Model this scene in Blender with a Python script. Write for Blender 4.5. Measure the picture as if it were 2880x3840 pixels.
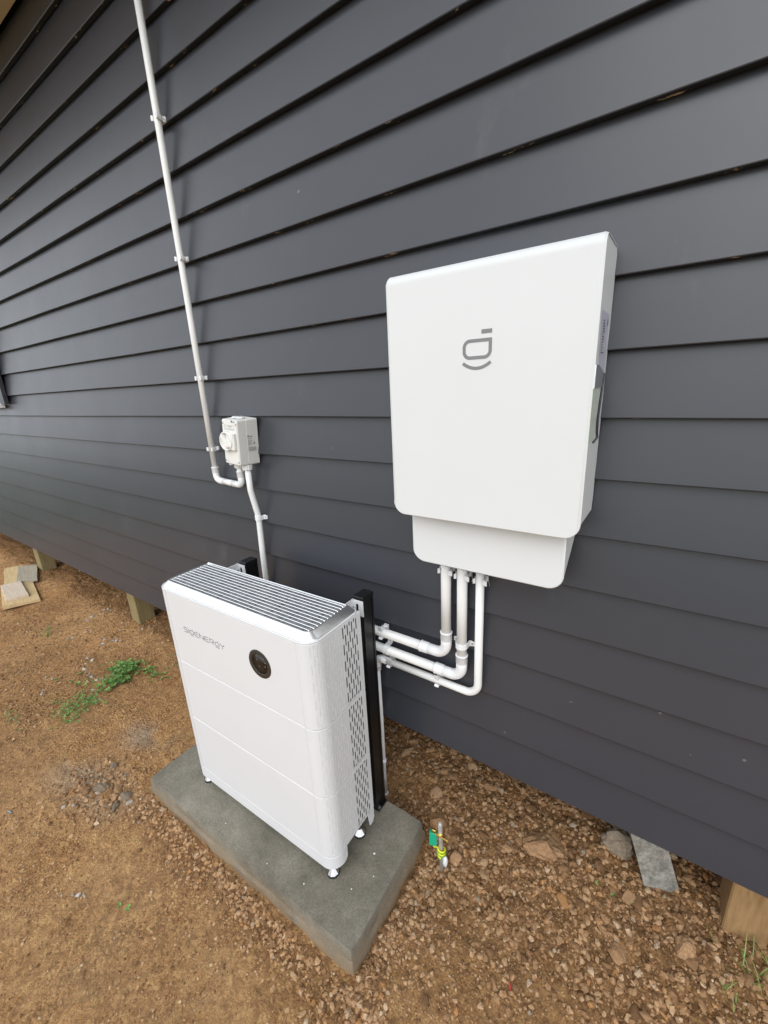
import bpy, math, random
import numpy as np
from mathutils import Vector, Matrix
R = math.radians
random.seed(4); rng = np.random.default_rng(7)
for o in list(bpy.data.objects): bpy.data.objects.remove(o)
SC = bpy.context.scene
COL = SC.collection

# ------------------------------------------------------------------ camera
cam = bpy.data.cameras.new('camera'); camo = bpy.data.objects.new('camera', cam); COL.objects.link(camo)
cam.sensor_fit = 'VERTICAL'; cam.sensor_height = 36.0; cam.lens = 14.822
cam.clip_start = 0.02; cam.clip_end = 500
rt = Vector((0.8245667, 0.56383535, -0.04668461)); dn = Vector((0.127098, -0.2650125, -0.95583182)); fw = Vector((-0.55130377, 0.78221358, -0.29018282))
m = Matrix.Identity(4)
for i in range(3): m[i][0] = rt[i]; m[i][1] = -dn[i]; m[i][2] = -fw[i]
m.translation = Vector((0, -1.1308, 1.70)); camo.matrix_world = m
SC.camera = camo

# ------------------------------------------------------------------ light: even overcast, a little brighter in front of the wall
SUN_EL, SUN_AZ = R(42), R(-72)          # azimuth of the direction towards the sun, from +X, counter-clockwise
W = bpy.data.worlds.new('World'); SC.world = W; W.use_nodes = True
nt = W.node_tree; nt.nodes.clear()
out = nt.nodes.new('ShaderNodeOutputWorld'); bg = nt.nodes.new('ShaderNodeBackground'); bg.inputs['Strength'].default_value = 0.15
sky = nt.nodes.new('ShaderNodeTexSky'); sky.sky_type = 'NISHITA'; sky.sun_disc = False
sky.sun_elevation = SUN_EL; sky.sun_rotation = math.pi/2 - SUN_AZ
sky.air_density = 1.0; sky.dust_density = 4.0; sky.ozone_density = 1.0
hs = nt.nodes.new('ShaderNodeHueSaturation'); hs.inputs['Saturation'].default_value = 0.32
cl = nt.nodes.new('ShaderNodeMix'); cl.data_type = 'RGBA'; cl.inputs[0].default_value = 0.88      # even white cloud deck in front of the clear sky
cl.inputs[7].default_value = (6.35, 6.65, 7.05, 1)
nt.links.new(sky.outputs[0], hs.inputs['Color']); nt.links.new(hs.outputs[0], cl.inputs[6]); nt.links.new(cl.outputs[2], bg.inputs[0]); nt.links.new(bg.outputs[0], out.inputs[0])
sl = bpy.data.lights.new('sun', 'SUN'); sl.energy = 0.55; sl.angle = R(45); sl.color = (1, 0.99, 0.975)
so = bpy.data.objects.new('sun', sl); COL.objects.link(so)
sd = Vector((math.cos(SUN_EL)*math.cos(SUN_AZ), math.cos(SUN_EL)*math.sin(SUN_AZ), math.sin(SUN_EL)))
so.rotation_euler = sd.to_track_quat('Z', 'Y').to_euler()
SC.view_settings.view_transform = 'Standard'; SC.view_settings.look = 'None'
SC.view_settings.exposure = 0.72; SC.view_settings.gamma = 1.0; SC.view_settings.use_curve_mapping = False

# ------------------------------------------------------------------ helpers
def tag(o, label=None, cat=None, group=None, kind=None):
    if label: o['label'] = label
    if cat: o['category'] = cat
    if group: o['group'] = group
    if kind: o['kind'] = kind
    return o
def empty(name, loc=(0, 0, 0), rot=(0, 0, 0), label=None, cat=None, group=None):
    o = bpy.data.objects.new(name, None); COL.objects.link(o); o.location = loc; o.rotation_euler = rot
    o.empty_display_size = 0.05
    return tag(o, label, cat, group)
class MB:
    def __init__(s): s.v = []; s.f = []; s.n = {}; s.sm = []
    def add(s, vs, fs, smooth=False, mat=None):
        b = len(s.v)
        s.v += [tuple(mat @ Vector(v)) if mat else tuple(v) for v in vs]
        s.f += [tuple(i+b for i in f) for f in fs]; s.sm += [smooth]*len(fs)
        return b
    def build(s, name, mat, parent=None, weld=False):
        me = bpy.data.meshes.new(name); me.from_pydata(s.v, [], s.f)
        me.polygons.foreach_set('use_smooth', s.sm)
        me.validate(); me.update()
        if weld or s.n == 'fix':
            pass
        me.materials.append(mat)
        o = bpy.data.objects.new(name, me); COL.objects.link(o)
        if parent: o.parent = parent
        return o
    # --- shapes
    def box(s, x0, x1, y0, y1, z0, z1, bev=0.0, mat=None):
        if bev <= 0:
            vs = [(x, y, z) for x in (x0, x1) for y in (y0, y1) for z in (z0, z1)]
            fs = [(0, 1, 3, 2), (4, 6, 7, 5), (0, 4, 5, 1), (2, 3, 7, 6), (0, 2, 6, 4), (1, 5, 7, 3)]
            return s.add(vs, fs, False, mat)
        # chamfered box: 24 vertices
        b = bev; vs = []; idx = {}
        for sx in (0, 1):
            for sy in (0, 1):
                for sz in (0, 1):
                    X = (x0, x1)[sx]; Y = (y0, y1)[sy]; Z = (z0, z1)[sz]
                    dx = b if sx == 0 else -b; dy = b if sy == 0 else -b; dz = b if sz == 0 else -b
                    idx[sx, sy, sz, 'x'] = len(vs); vs.append((X, Y+dy, Z+dz))
                    idx[sx, sy, sz, 'y'] = len(vs); vs.append((X+dx, Y, Z+dz))
                    idx[sx, sy, sz, 'z'] = len(vs); vs.append((X+dx, Y+dy, Z))
        fs = []
        def q(*k): fs.append(tuple(idx[i] for i in k))
        for a in (0, 1):
            o1 = [(0, 0), (0, 1), (1, 1), (1, 0)]
            f = [(a, p, r_, 'x') for p, r_ in o1]; q(*(f if a == 1 else f[::-1])[::-1] if a else f)
            f = [(p, a, r_, 'y') for p, r_ in o1]; q(*(f if a else f[::-1]))
            f = [(p, r_, a, 'z') for p, r_ in o1]; q(*(f[::-1] if a else f))
        for a in (0, 1):
            for c in (0, 1):
                f = [(a, c, 0, 'x'), (a, c, 1, 'x'), (a, c, 1, 'y'), (a, c, 0, 'y')]; q(*(f if (a ^ c) else f[::-1]))
                f = [(a, 0, c, 'x'), (a, 1, c, 'x'), (a, 1, c, 'z'), (a, 0, c, 'z')]; q(*(f[::-1] if (a ^ c) else f))
                f = [(0, a, c, 'y'), (1, a, c, 'y'), (1, a, c, 'z'), (0, a, c, 'z')]; q(*(f if (a ^ c) else f[::-1]))
        for sx in (0, 1):
            for sy in (0, 1):
                for sz in (0, 1):
                    f = [(sx, sy, sz, k) for k in 'xyz']; q(*(f if (sx+sy+sz) % 2 else f[::-1]))
        return s.add(vs, fs, False, mat)
    def loft(s, rings, closed=True, cap0=True, cap1=True, smooth=False, mat=None):
        n = len(rings[0]); vs = [p for r_ in rings for p in r_]; fs = []
        for i in range(len(rings)-1):
            for j in range(n if closed else n-1):
                k = (j+1) % n
                fs.append((i*n+j, i*n+k, (i+1)*n+k, (i+1)*n+j))
        b = s.add(vs, fs, smooth, mat)
        if cap0: s.f.append(tuple(b+i for i in range(n))[::-1]); s.sm.append(False)
        if cap1: s.f.append(tuple(b+(len(rings)-1)*n+i for i in range(n))); s.sm.append(False)
        return b
    def lathe(s, prof, seg=20, mat=None, smooth=True):
        rings = [[(r_*math.cos(2*math.pi*j/seg), r_*math.sin(2*math.pi*j/seg), z) for j in range(seg)] for r_, z in prof]
        return s.loft(rings, True, prof[0][0] > 1e-6, prof[-1][0] > 1e-6, smooth, mat)
    def tube(s, pts, rad, seg=20, smooth=True, cap=True):
        pts = [Vector(p) for p in pts]; rings = []
        t = (pts[1]-pts[0]).normalized(); up = Vector((0, 1, 0)) if abs(t.y) < .9 else Vector((1, 0, 0))
        nrm = t.cross(up).normalized()
        for i, p in enumerate(pts):
            if i == 0: d = pts[1]-pts[0]
            elif i == len(pts)-1: d = pts[-1]-pts[-2]
            else: d = (pts[i+1]-p).normalized()+(p-pts[i-1]).normalized()
            d.normalize(); nrm = (nrm-d*nrm.dot(d)).normalized(); bn = d.cross(nrm)
            rr = rad[i] if isinstance(rad, (list, tuple)) else rad
            rings.append([tuple(p+nrm*rr*math.cos(2*math.pi*j/seg)+bn*rr*math.sin(2*math.pi*j/seg)) for j in range(seg)])
        return s.loft(rings, True, cap, cap, smooth)
    def ribbon(s, pts, w, y0, y1, closed=False):
        """flat stroke in the XZ plane, from y1 (back) to y0 (front)"""
        P = [Vector((p[0], p[1])) for p in pts]; n = len(P); L = []; Rr = []
        for i in range(n):
            a = P[i-1] if (i > 0 or closed) else None; c = P[(i+1) % n] if (i < n-1 or closed) else None
            d0 = (P[i]-a).normalized() if a is not None else (c-P[i]).normalized()
            d1 = (c-P[i]).normalized() if c is not None else d0
            n0 = Vector((-d0.y, d0.x)); n1 = Vector((-d1.y, d1.x)); mi = (n0+n1)
            mi = mi.normalized() if mi.length > 1e-6 else n0
            k = w/2/max(.35, mi.dot(n0)); L.append(P[i]+mi*k); Rr.append(P[i]-mi*k)
        vs = []
        for i in range(n): vs += [(L[i].x, y0, L[i].y), (Rr[i].x, y0, Rr[i].y), (Rr[i].x, y1, Rr[i].y), (L[i].x, y1, L[i].y)]
        fs = []
        for i in range(n if closed else n-1):
            a = 4*i; b = 4*((i+1) % n)
            for k in range(4): fs.append((a+k, a+(k+1) % 4, b+(k+1) % 4, b+k))
        if not closed: fs += [(3, 2, 1, 0), (4*n-4, 4*n-3, 4*n-2, 4*n-1)]
        s.add(vs, fs)
def rrect(x0, x1, y0, y1, rad, z=0.0, seg=6):
    """closed loop, ccw seen from +z; rad = (x0y0, x1y0, x1y1, x0y1)"""
    if not isinstance(rad, (tuple, list)): rad = (rad,)*4
    P = []
    for (cx, cy, a0, r_) in ((x0+rad[0], y0+rad[0], 180, rad[0]), (x1-rad[1], y0+rad[1], 270, rad[1]), (x1-rad[2], y1-rad[2], 0, rad[2]), (x0+rad[3], y1-rad[3], 90, rad[3])):
        for i in range(seg+1):
            a = R(a0+90*i/seg); P.append((cx+r_*math.cos(a), cy+r_*math.sin(a), z))
    return P
def arc_path(pts, rad, seg=10):
    pts = [Vector(p) for p in pts]; out_ = [pts[0]]
    for i in range(1, len(pts)-1):
        p = pts[i]; a = (pts[i-1]-p); b = (pts[i+1]-p); ua = a.normalized(); ub = b.normalized()
        r_ = rad[i-1] if isinstance(rad, (list, tuple)) else rad
        th = ua.angle(ub); t = min(r_/math.tan(th/2), a.length*.49, b.length*.49); rr = t*math.tan(th/2)
        p0 = p+ua*t; p1 = p+ub*t; c = p+(ua+ub).normalized()*(rr/math.sin(th/2))
        v0 = p0-c; v1 = p1-c; tot = v0.angle(v1); ax = v0.cross(v1).normalized()
        for k in range(seg+1): out_.append(c+Matrix.Rotation(tot*k/seg, 3, ax) @ v0)
    out_.append(pts[-1]); return out_
def text_mesh(mb, s, size, mat, align='CENTER'):
    cu = bpy.data.curves.new('t', 'FONT'); cu.body = s; cu.size = size; cu.align_x = align; cu.align_y = 'CENTER'; cu.resolution_u = 3
    ob = bpy.data.objects.new('t', cu); COL.objects.link(ob)
    dg = bpy.context.evaluated_depsgraph_get(); me = ob.evaluated_get(dg).to_mesh()
    mb.add([v.co[:] for v in me.vertices], [tuple(p.vertices) for p in me.polygons], False, mat)
    ob.evaluated_get(dg).to_mesh_clear(); bpy.data.objects.remove(ob); bpy.data.curves.remove(cu)

# ------------------------------------------------------------------ materials
def new_mat(name):
    mt = bpy.data.materials.new(name); mt.use_nodes = True; n = mt.node_tree
    return mt, n, n.nodes['Principled BSDF']
def noise(n, scale, detail=4, rough=.55, coord='Object', dist=0.0, stretch=None):
    tc = n.nodes.new('ShaderNodeTexCoord'); t = n.nodes.new('ShaderNodeTexNoise')
    t.inputs['Scale'].default_value = scale; t.inputs['Detail'].default_value = detail; t.inputs['Roughness'].default_value = rough; t.inputs['Distortion'].default_value = dist
    if stretch:
        mp = n.nodes.new('ShaderNodeMapping'); mp.inputs['Scale'].default_value = stretch
        n.links.new(tc.outputs[coord], mp.inputs[0]); n.links.new(mp.outputs[0], t.inputs['Vector'])
    else: n.links.new(tc.outputs[coord], t.inputs['Vector'])
    return t
def ramp(n, src, stops):
    r_ = n.nodes.new('ShaderNodeValToRGB'); e = r_.color_ramp.elements
    while len(e) < len(stops): e.new(.5)
    for k, (p, c) in enumerate(stops): e[k].position = p; e[k].color = (c[0], c[1], c[2], 1) if len(c) == 3 else c
    n.links.new(src, r_.inputs[0]); return r_
def mixc(n, fac, a, b, mode='MIX'):
    x = n.nodes.new('ShaderNodeMix'); x.data_type = 'RGBA'; x.blend_type = mode
    for sock, val in ((x.inputs[0], fac), (x.inputs[6], a), (x.inputs[7], b)):
        if isinstance(val, (int, float)): sock.default_value = val
        elif isinstance(val, tuple): sock.default_value = (*val, 1)
        else: n.links.new(val, sock)
    return x.outputs[2]
def bump(n, b, src, strength, dist=.002):
    k = n.nodes.new('ShaderNodeBump'); k.inputs['Strength'].default_value = strength; k.inputs['Distance'].default_value = dist
    n.links.new(src, k.inputs['Height']); n.links.new(k.outputs[0], b.inputs['Normal']); return k
def simple(name, col, rough=.5, metal=0.0, var=.06, vscale=6, bs=0.0, bscale=300, spec=.5):
    mt, n, b = new_mat(name)
    b.inputs['Roughness'].default_value = rough; b.inputs['Metallic'].default_value = metal; b.inputs['Specular IOR Level'].default_value = spec
    t = noise(n, vscale, 5)
    lo = tuple(c*(1-var) for c in col); hi = tuple(min(1, c*(1+var)) for c in col)
    r_ = ramp(n, t.outputs['Fac'], [(.3, lo), (.7, hi)]); n.links.new(r_.outputs[0], b.inputs['Base Color'])
    if bs:
        t2 = noise(n, bscale, 3); bump(n, b, t2.outputs['Fac'], bs, .001)
    return mt
M = {}
M['white'] = simple('white_powder_coat', (.67, .69, .695), .42, 0, .012, 5, .05, 900)
M['white2'] = simple('white_unit_paint', (.675, .688, .70), .38, 0, .012, 5, .02, 900)
M['pvc'] = simple('conduit_pvc', (.82, .825, .81), .32, 0, .03, 14, .03, 200)
M['pvc2'] = simple('fitting_pvc', (.80, .81, .82), .28, 0, .02, 14)
M['iso'] = simple('isolator_plastic', (.74, .74, .71), .5, 0, .02, 30, .05, 700)
M['isodark'] = simple('isolator_recess', (.36, .36, .34), .55)
M['grey'] = simple('grey_print', (.13, .13, .135), .5)
M['midgrey'] = simple('grey_symbol', (.20, .20, .205), .5)
M['lightgrey'] = simple('grey_print_pale', (.34, .34, .335), .5)
M['plug'] = simple('filled_nail', (.13, .13, .135), .6)
M['dark'] = simple('dark_interior', (.008, .008, .009), .6)
M['black'] = simple('black_powder_coat', (.006, .006, .007), .33, 0, .1, 20, .05, 600)
M['blackgloss'] = simple('black_glass', (.012, .009, .007), .3)
M['ring'] = simple('display_ring', (.03, .026, .022), .4)
M['alu'] = simple('satin_aluminium', (.80, .81, .82), .30, 1.0, .02, 40, .03, 500)
M['fin'] = simple('grille_floor', (.27, .273, .277), .45, .3, .5, 60)
M['chrome'] = simple('chrome', (.62, .62, .64), .14, 1.0, .01)
M['rubber'] = simple('rubber', (.02, .02, .02), .7)
M['brass'] = simple('brass', (.72, .50, .14), .28, 1.0, .1, 60)
M['green'] = simple('green_tag', (.01, .36, .20), .4)
M['yellow'] = simple('yellow_sleeve', (.78, .78, .03), .4)
M['leafwire'] = simple('green_sleeve', (.16, .38, .03), .4)
M['red'] = simple('red_scrap', (.55, .05, .05), .5)
M['blue'] = simple('blue_scrap', (.20, .30, .38), .4)
M['orange'] = simple('orange_print', (.80, .36, .04), .5)
M['sticker'] = simple('sticker_paper', (.50, .50, .60), .4)
M['clear'] = simple('latch_plate', (.62, .68, .60), .25)
M['steel'] = simple('steel_screw', (.35, .35, .36), .4, 1.0)
M['soffit'] = simple('soffit_paint', (.55, .50, .40), .6, 0, .05, 3)
M['trim'] = simple('dark_trim', (.035, .037, .045), .4)
M['glass'] = simple('window_glass', (.55, .6, .62), .05)

def galv():
    mt, n, b = new_mat('galvanised_steel'); b.inputs['Metallic'].default_value = .5; b.inputs['Roughness'].default_value = .5
    t = noise(n, 90, 6, .7, stretch=(1, 1, .3)); r_ = ramp(n, t.outputs['Fac'], [(.35, (.38, .38, .36)), (.6, (.66, .66, .64))]); n.links.new(r_.outputs[0], b.inputs['Base Color'])
    bump(n, b, t.outputs['Fac'], .3, .001); return mt
M['galv'] = galv()
def board_mat():
    mt, n, b = new_mat('charcoal_board_paint')
    t = noise(n, 1.3, 6, .6, 'Generated' if False else 'Object')
    base = ramp(n, t.outputs['Fac'], [(.3, (.035, .038, .047)), (.72, (.043, .046, .056))])
    # dusty scuffs
    t2 = noise(n, 3.1, 7, .72, stretch=(1, 1, .6)); sc = ramp(n, t2.outputs['Fac'], [(.61, (0, 0, 0)), (.78, (1, 1, 1))])
    c1 = mixc(n, sc.outputs[0], base.outputs[0], (.070, .073, .080))
    # tiny pale specks
    t3 = noise(n, 34, 1, .5); sp = ramp(n, t3.outputs['Fac'], [(.845, (0, 0, 0)), (.86, (1, 1, 1))])
    c2 = mixc(n, sp.outputs[0], c1, (.13, .13, .13))
    # bare wood where the brush missed the underside of the laps
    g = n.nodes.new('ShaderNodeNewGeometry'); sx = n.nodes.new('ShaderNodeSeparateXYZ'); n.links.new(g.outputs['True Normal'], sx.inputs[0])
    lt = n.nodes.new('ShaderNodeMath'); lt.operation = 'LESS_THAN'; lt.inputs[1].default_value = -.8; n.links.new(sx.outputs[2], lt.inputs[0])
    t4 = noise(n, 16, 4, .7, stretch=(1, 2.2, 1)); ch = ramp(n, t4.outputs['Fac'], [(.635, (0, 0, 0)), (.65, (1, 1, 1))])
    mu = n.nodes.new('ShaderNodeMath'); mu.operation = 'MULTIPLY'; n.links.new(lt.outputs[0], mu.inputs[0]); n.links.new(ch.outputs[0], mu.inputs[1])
    cu = mixc(n, lt.outputs[0], c2, (.010, .010, .011))  # undersides near-black: shade under the laps put into the colour
    c3 = mixc(n, mu.outputs[0], cu, (.62, .46, .27))
    n.links.new(c3, b.inputs['Base Color'])
    rr = ramp(n, t2.outputs['Fac'], [(.3, (.33, .33, .33)), (.8, (.40, .40, .40))]); n.links.new(rr.outputs[0], b.inputs['Roughness'])
    b.inputs['IOR'].default_value = 1.55
    t5 = noise(n, 420, 2, .6); t6 = noise(n, 9, 3, .5, stretch=(.25, 1, 1))
    ad = n.nodes.new('ShaderNodeMath'); ad.operation = 'MULTIPLY_ADD'; ad.inputs[1].default_value = 1.0
    n.links.new(t6.outputs['Fac'], ad.inputs[0]); n.links.new(t5.outputs['Fac'], ad.inputs[2])
    bump(n, b, ad.outputs[0], .16, .0006)
    return mt
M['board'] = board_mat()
def ground_mat():
    mt, n, b = new_mat('brown_subsoil'); b.inputs['Roughness'].default_value = .95; b.inputs['Specular IOR Level'].default_value = .15
    t1 = noise(n, 1.1, 6, .6); t2 = noise(n, 38, 8, .75); t3 = noise(n, 150, 5, .8); t4 = noise(n, 2.7, 7, .7, dist=.6)
    a = ramp(n, t1.outputs['Fac'], [(.30, (.46, .288, .150)), (.50, (.54, .326, .155)), (.70, (.54, .302, .134))])
    c = mixc(n, .75, a.outputs[0], ramp(n, t2.outputs['Fac'], [(.26, (.22, .18, .15)), (.5, (.52, .50, .48)), (.74, (.92, .88, .80))]).outputs[0], 'OVERLAY')
    c = mixc(n, .55, c, ramp(n, t3.outputs['Fac'], [(.28, (.15, .13, .12)), (.52, (.5, .5, .5)), (.72, (.95, .93, .88))]).outputs[0], 'OVERLAY')
    def crumbs(scale, rnd):
        tcv = n.nodes.new('ShaderNodeTexCoord'); vo = n.nodes.new('ShaderNodeTexVoronoi'); vo.inputs['Scale'].default_value = scale; vo.inputs['Randomness'].default_value = rnd
        n.links.new(tcv.outputs['Object'], vo.inputs['Vector']); return vo
    v1 = crumbs(115, 1.0); v2 = crumbs(58, 1.0)
    sc1 = n.nodes.new('ShaderNodeSeparateColor'); n.links.new(v1.outputs['Color'], sc1.inputs[0]); sc2 = n.nodes.new('ShaderNodeSeparateColor'); n.links.new(v2.outputs['Color'], sc2.inputs[0])
    t7 = noise(n, 4.2, 5, .65, dist=.4)                       # trodden smooth patches against loose crumbly ones
    cm = n.nodes.new('ShaderNodeMapRange'); cm.inputs[1].default_value = .40; cm.inputs[2].default_value = .66; cm.inputs[3].default_value = .10; cm.inputs[4].default_value = .50; n.links.new(t7.outputs['Fac'], cm.inputs[0])
    c = mixc(n, cm.outputs[0], c, ramp(n, sc1.outputs[0], [(.0, (.16, .14, .12)), (.4, (.46, .45, .44)), (.8, (.62, .61, .58)), (1, (.98, .96, .90))]).outputs[0], 'OVERLAY')
    c = mixc(n, .16, c, ramp(n, sc2.outputs[0], [(.0, (.22, .20, .18)), (.5, (.5, .5, .5)), (1, (.82, .80, .76))]).outputs[0], 'OVERLAY')
    c = mixc(n, cm.outputs[0], c, ramp(n, v1.outputs['Distance'], [(.35, (1, 1, 1)), (.85, (.50, .46, .42))]).outputs[0], 'MULTIPLY')
    t8 = noise(n, 1.9, 6, .7, dist=.8); dk = ramp(n, t8.outputs['Fac'], [(.34, (.66, .60, .55)), (.50, (1, 1, 1))]); c = mixc(n, .8, c, dk.outputs[0], 'MULTIPLY')
    gd = ramp(n, t4.outputs['Fac'], [(.60, (0, 0, 0)), (.74, (1, 1, 1))]); gm = n.nodes.new('ShaderNodeMath'); gm.operation = 'MULTIPLY'; gm.inputs[1].default_value = .55; n.links.new(gd.outputs[0], gm.inputs[0])
    c = mixc(n, gm.outputs[0], c, (.33, .24, .14))
    at = n.nodes.new('ShaderNodeVertexColor'); at.layer_name = 'soil'; sp_ = n.nodes.new('ShaderNodeSeparateColor'); n.links.new(at.outputs[0], sp_.inputs[0])
    c = mixc(n, sp_.outputs[0], c, mixc(n, .75, mixc(n, .7, (.27, .153, .070), ramp(n, sc1.outputs[0], [(.0, (.2, .18, .16)), (.5, (.5, .5, .5)), (1, (.85, .83, .8))]).outputs[0], 'OVERLAY'), ramp(n, t2.outputs['Fac'], [(.3, (.25, .22, .2)), (.7, (.8, .78, .74))]).outputs[0], 'OVERLAY'))
    c = mixc(n, sp_.outputs[1], c, mixc(n, .8, (.41, .345, .265), ramp(n, t2.outputs['Fac'], [(.3, (.25, .22, .2)), (.7, (.8, .78, .76))]).outputs[0], 'OVERLAY'))
    # unseen far ground turned dull green, added to mute brown wall reflections
    tc = n.nodes.new('ShaderNodeTexCoord'); vl = n.nodes.new('ShaderNodeVectorMath'); vl.operation = 'DISTANCE'; vl.inputs[1].default_value = (-1.8, 0, 0); n.links.new(tc.outputs['Object'], vl.inputs[0])
    mr = n.nodes.new('ShaderNodeMapRange'); mr.inputs[1].default_value = 5.2; mr.inputs[2].default_value = 7.0; n.links.new(vl.outputs['Value'], mr.inputs[0])
    c = mixc(n, mr.outputs[0], c, ramp(n, t2.outputs['Fac'], [(.3, (.06, .085, .03)), (.7, (.13, .155, .07))]).outputs[0])
    n.links.new(c, b.inputs['Base Color'])
    ad = n.nodes.new('ShaderNodeMath'); ad.operation = 'MULTIPLY_ADD'; ad.inputs[1].default_value = .6; n.links.new(t3.outputs['Fac'], ad.inputs[0]); n.links.new(t2.outputs['Fac'], ad.inputs[2])
    a2 = n.nodes.new('ShaderNodeMath'); a2.operation = 'MULTIPLY_ADD'; md = n.nodes.new('ShaderNodeMath'); md.operation = 'MULTIPLY'; n.links.new(v1.outputs['Distance'], md.inputs[0]); n.links.new(cm.outputs[0], md.inputs[1]); a2.inputs[1].default_value = -1.0; n.links.new(md.outputs[0], a2.inputs[0]); n.links.new(ad.outputs[0], a2.inputs[2])
    bump(n, b, a2.outputs[0], 1.0, .018)
    return mt
M['ground'] = ground_mat()
def stone_mat(name, stops, island=True):
    mt, n, b = new_mat(name); b.inputs['Roughness'].default_value = .92; b.inputs['Specular IOR Level'].default_value = .2
    if island: g = n.nodes.new('ShaderNodeNewGeometry'); src = g.outputs['Random Per Island']
    else: g = n.nodes.new('ShaderNodeObjectInfo'); src = g.outputs['Random']
    a = ramp(n, src, stops); t = noise(n, 120, 6, .75)
    c = mixc(n, .6, a.outputs[0], ramp(n, t.outputs['Fac'], [(.28, (.2, .19, .18)), (.5, (.5, .5, .5)), (.72, (.85, .84, .8))]).outputs[0], 'OVERLAY')
    n.links.new(c, b.inputs['Base Color']); bump(n, b, t.outputs['Fac'], .7, .004); return mt
BST = [(0, (.15, .080, .038)), (.26, (.26, .147, .072)), (.55, (.37, .220, .113)), (.80, (.46, .300, .170)), (.89, (.36, .178, .065)), (.97, (.52, .38, .25)), (1, (.29, .235, .175))]
M['gravel'] = stone_mat('gravel', BST, True); M['stone'] = stone_mat('stone', BST, False)
M['crumb'] = stone_mat('mortar_crumb', [(0, (.36, .32, .27)), (.5, (.45, .41, .35)), (1, (.60, .56, .50))], False)
M['clod'] = stone_mat('clod', [(0, (.29, .165, .082)), (1, (.38, .235, .13))], False)
M['rockgrey'] = stone_mat('grey_rock', [(0, (.19, .145, .10)), (1, (.27, .22, .165))], False)
def concrete(name, lo, hi, soil=False, mottle=False):
    mt, n, b = new_mat(name); b.inputs['Roughness'].default_value = .85; b.inputs['Specular IOR Level'].default_value = .3
    t = noise(n, 3.2, 8, .65, dist=.3); t2 = noise(n, 160, 5, .7); t3 = noise(n, 22, 6, .7)
    a = ramp(n, t.outputs['Fac'], [(.28, lo), (.72, hi)])
    c = mixc(n, .55, a.outputs[0], ramp(n, t2.outputs['Fac'], [(.3, (.28, .28, .27)), (.5, (.5, .5, .5)), (.7, (.75, .75, .74))]).outputs[0], 'OVERLAY')
    c = mixc(n, .35, c, ramp(n, t3.outputs['Fac'], [(.3, (.3, .3, .29)), (.7, (.7, .7, .7))]).outputs[0], 'OVERLAY')
    if mottle:
        t9 = noise(n, 48, 7, .75); c = mixc(n, .6, c, ramp(n, t9.outputs['Fac'], [(.36, (.16, .15, .13)), (.50, (.5, .49, .47)), (.64, (.8, .79, .76))]).outputs[0], 'OVERLAY')
        t10 = noise(n, 9, 5, .7); st = ramp(n, t10.outputs['Fac'], [(.52, (0, 0, 0)), (.68, (1, 1, 1))]); c = mixc(n, st.outputs[0], c, (.17, .115, .065))
    if soil:
        g = n.nodes.new('ShaderNodeTexCoord'); sx = n.nodes.new('ShaderNodeSeparateXYZ'); n.links.new(g.outputs['Object'], sx.inputs[0])
        mr = n.nodes.new('ShaderNodeMapRange'); mr.inputs[1].default_value = .10; mr.inputs[2].default_value = .0; n.links.new(sx.outputs[2], mr.inputs[0])
        mm = n.nodes.new('ShaderNodeMath'); mm.operation = 'MULTIPLY'; n.links.new(mr.outputs[0], mm.inputs[0])
        rr = ramp(n, t3.outputs['Fac'], [(.30, (.25, .25, .25)), (.52, (1, 1, 1))]); n.links.new(rr.outputs[0], mm.inputs[1])
        c = mixc(n, mm.outputs[0], c, (.24, .16, .085))
    n.links.new(c, b.inputs['Base Color'])
    ad = n.nodes.new('ShaderNodeMath'); ad.operation = 'MULTIPLY_ADD'; ad.inputs[1].default_value = 2.0; n.links.new(t3.outputs['Fac'], ad.inputs[0]); n.links.new(t2.outputs['Fac'], ad.inputs[2])
    bump(n, b, ad.outputs[0], .45, .003); return mt
M['slab'] = concrete('fresh_concrete', (.110, .099, .075), (.275, .253, .205), True)
M['pile'] = concrete('old_concrete', (.15, .147, .13), (.36, .35, .32), mottle=True)
def wood(name, lo, hi, grain=(1, 14, 14), dark=(.10, .07, .04)):
    mt, n, b = new_mat(name); b.inputs['Roughness'].default_value = .8; b.inputs['Specular IOR Level'].default_value = .25
    t = noise(n, 7, 7, .6, dist=.7, stretch=grain); t2 = noise(n, 5, 5, .6)
    a = ramp(n, t.outputs['Fac'], [(.28, lo), (.70, hi)])
    st = ramp(n, t2.outputs['Fac'], [(.58, (0, 0, 0)), (.80, (1, 1, 1))]); c = mixc(n, st.outputs[0], a.outputs[0], dark)
    n.links.new(c, b.inputs['Base Color']); bump(n, b, t.outputs['Fac'], .3, .002); return mt
M['pine'] = wood('raw_pine', (.50, .35, .17), (.68, .52, .29), dark=(.30, .24, .16))
M['pinegrey'] = wood('weathered_pine', (.30, .265, .20), (.46, .41, .32), dark=(.22, .19, .145))
M['pinepink'] = wood('pale_pine', (.52, .42, .32), (.70, .60, .48), dark=(.36, .29, .23))
M['pileA'] = wood('treated_pile', (.20, .16, .075), (.33, .26, .13), grain=(14, 14, 1.2), dark=(.11, .085, .035))
M['pileB'] = wood('treated_pile_warm', (.24, .14, .06), (.36, .23, .11), grain=(10, 10, 1.2), dark=(.14, .08, .035))
def leaf(name, lo, hi):
    mt, n, b = new_mat(name); b.inputs['Roughness'].default_value = .5
    g = n.nodes.new('ShaderNodeNewGeometry'); a = ramp(n, g.outputs['Random Per Island'], [(0, lo), (1, hi)]); n.links.new(a.outputs[0], b.inputs['Base Color'])
    b.inputs['Subsurface Weight'].default_value = 0.0
    t = noise(n, 200, 2); bump(n, b, t.outputs['Fac'], .2, .001); return mt
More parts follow.
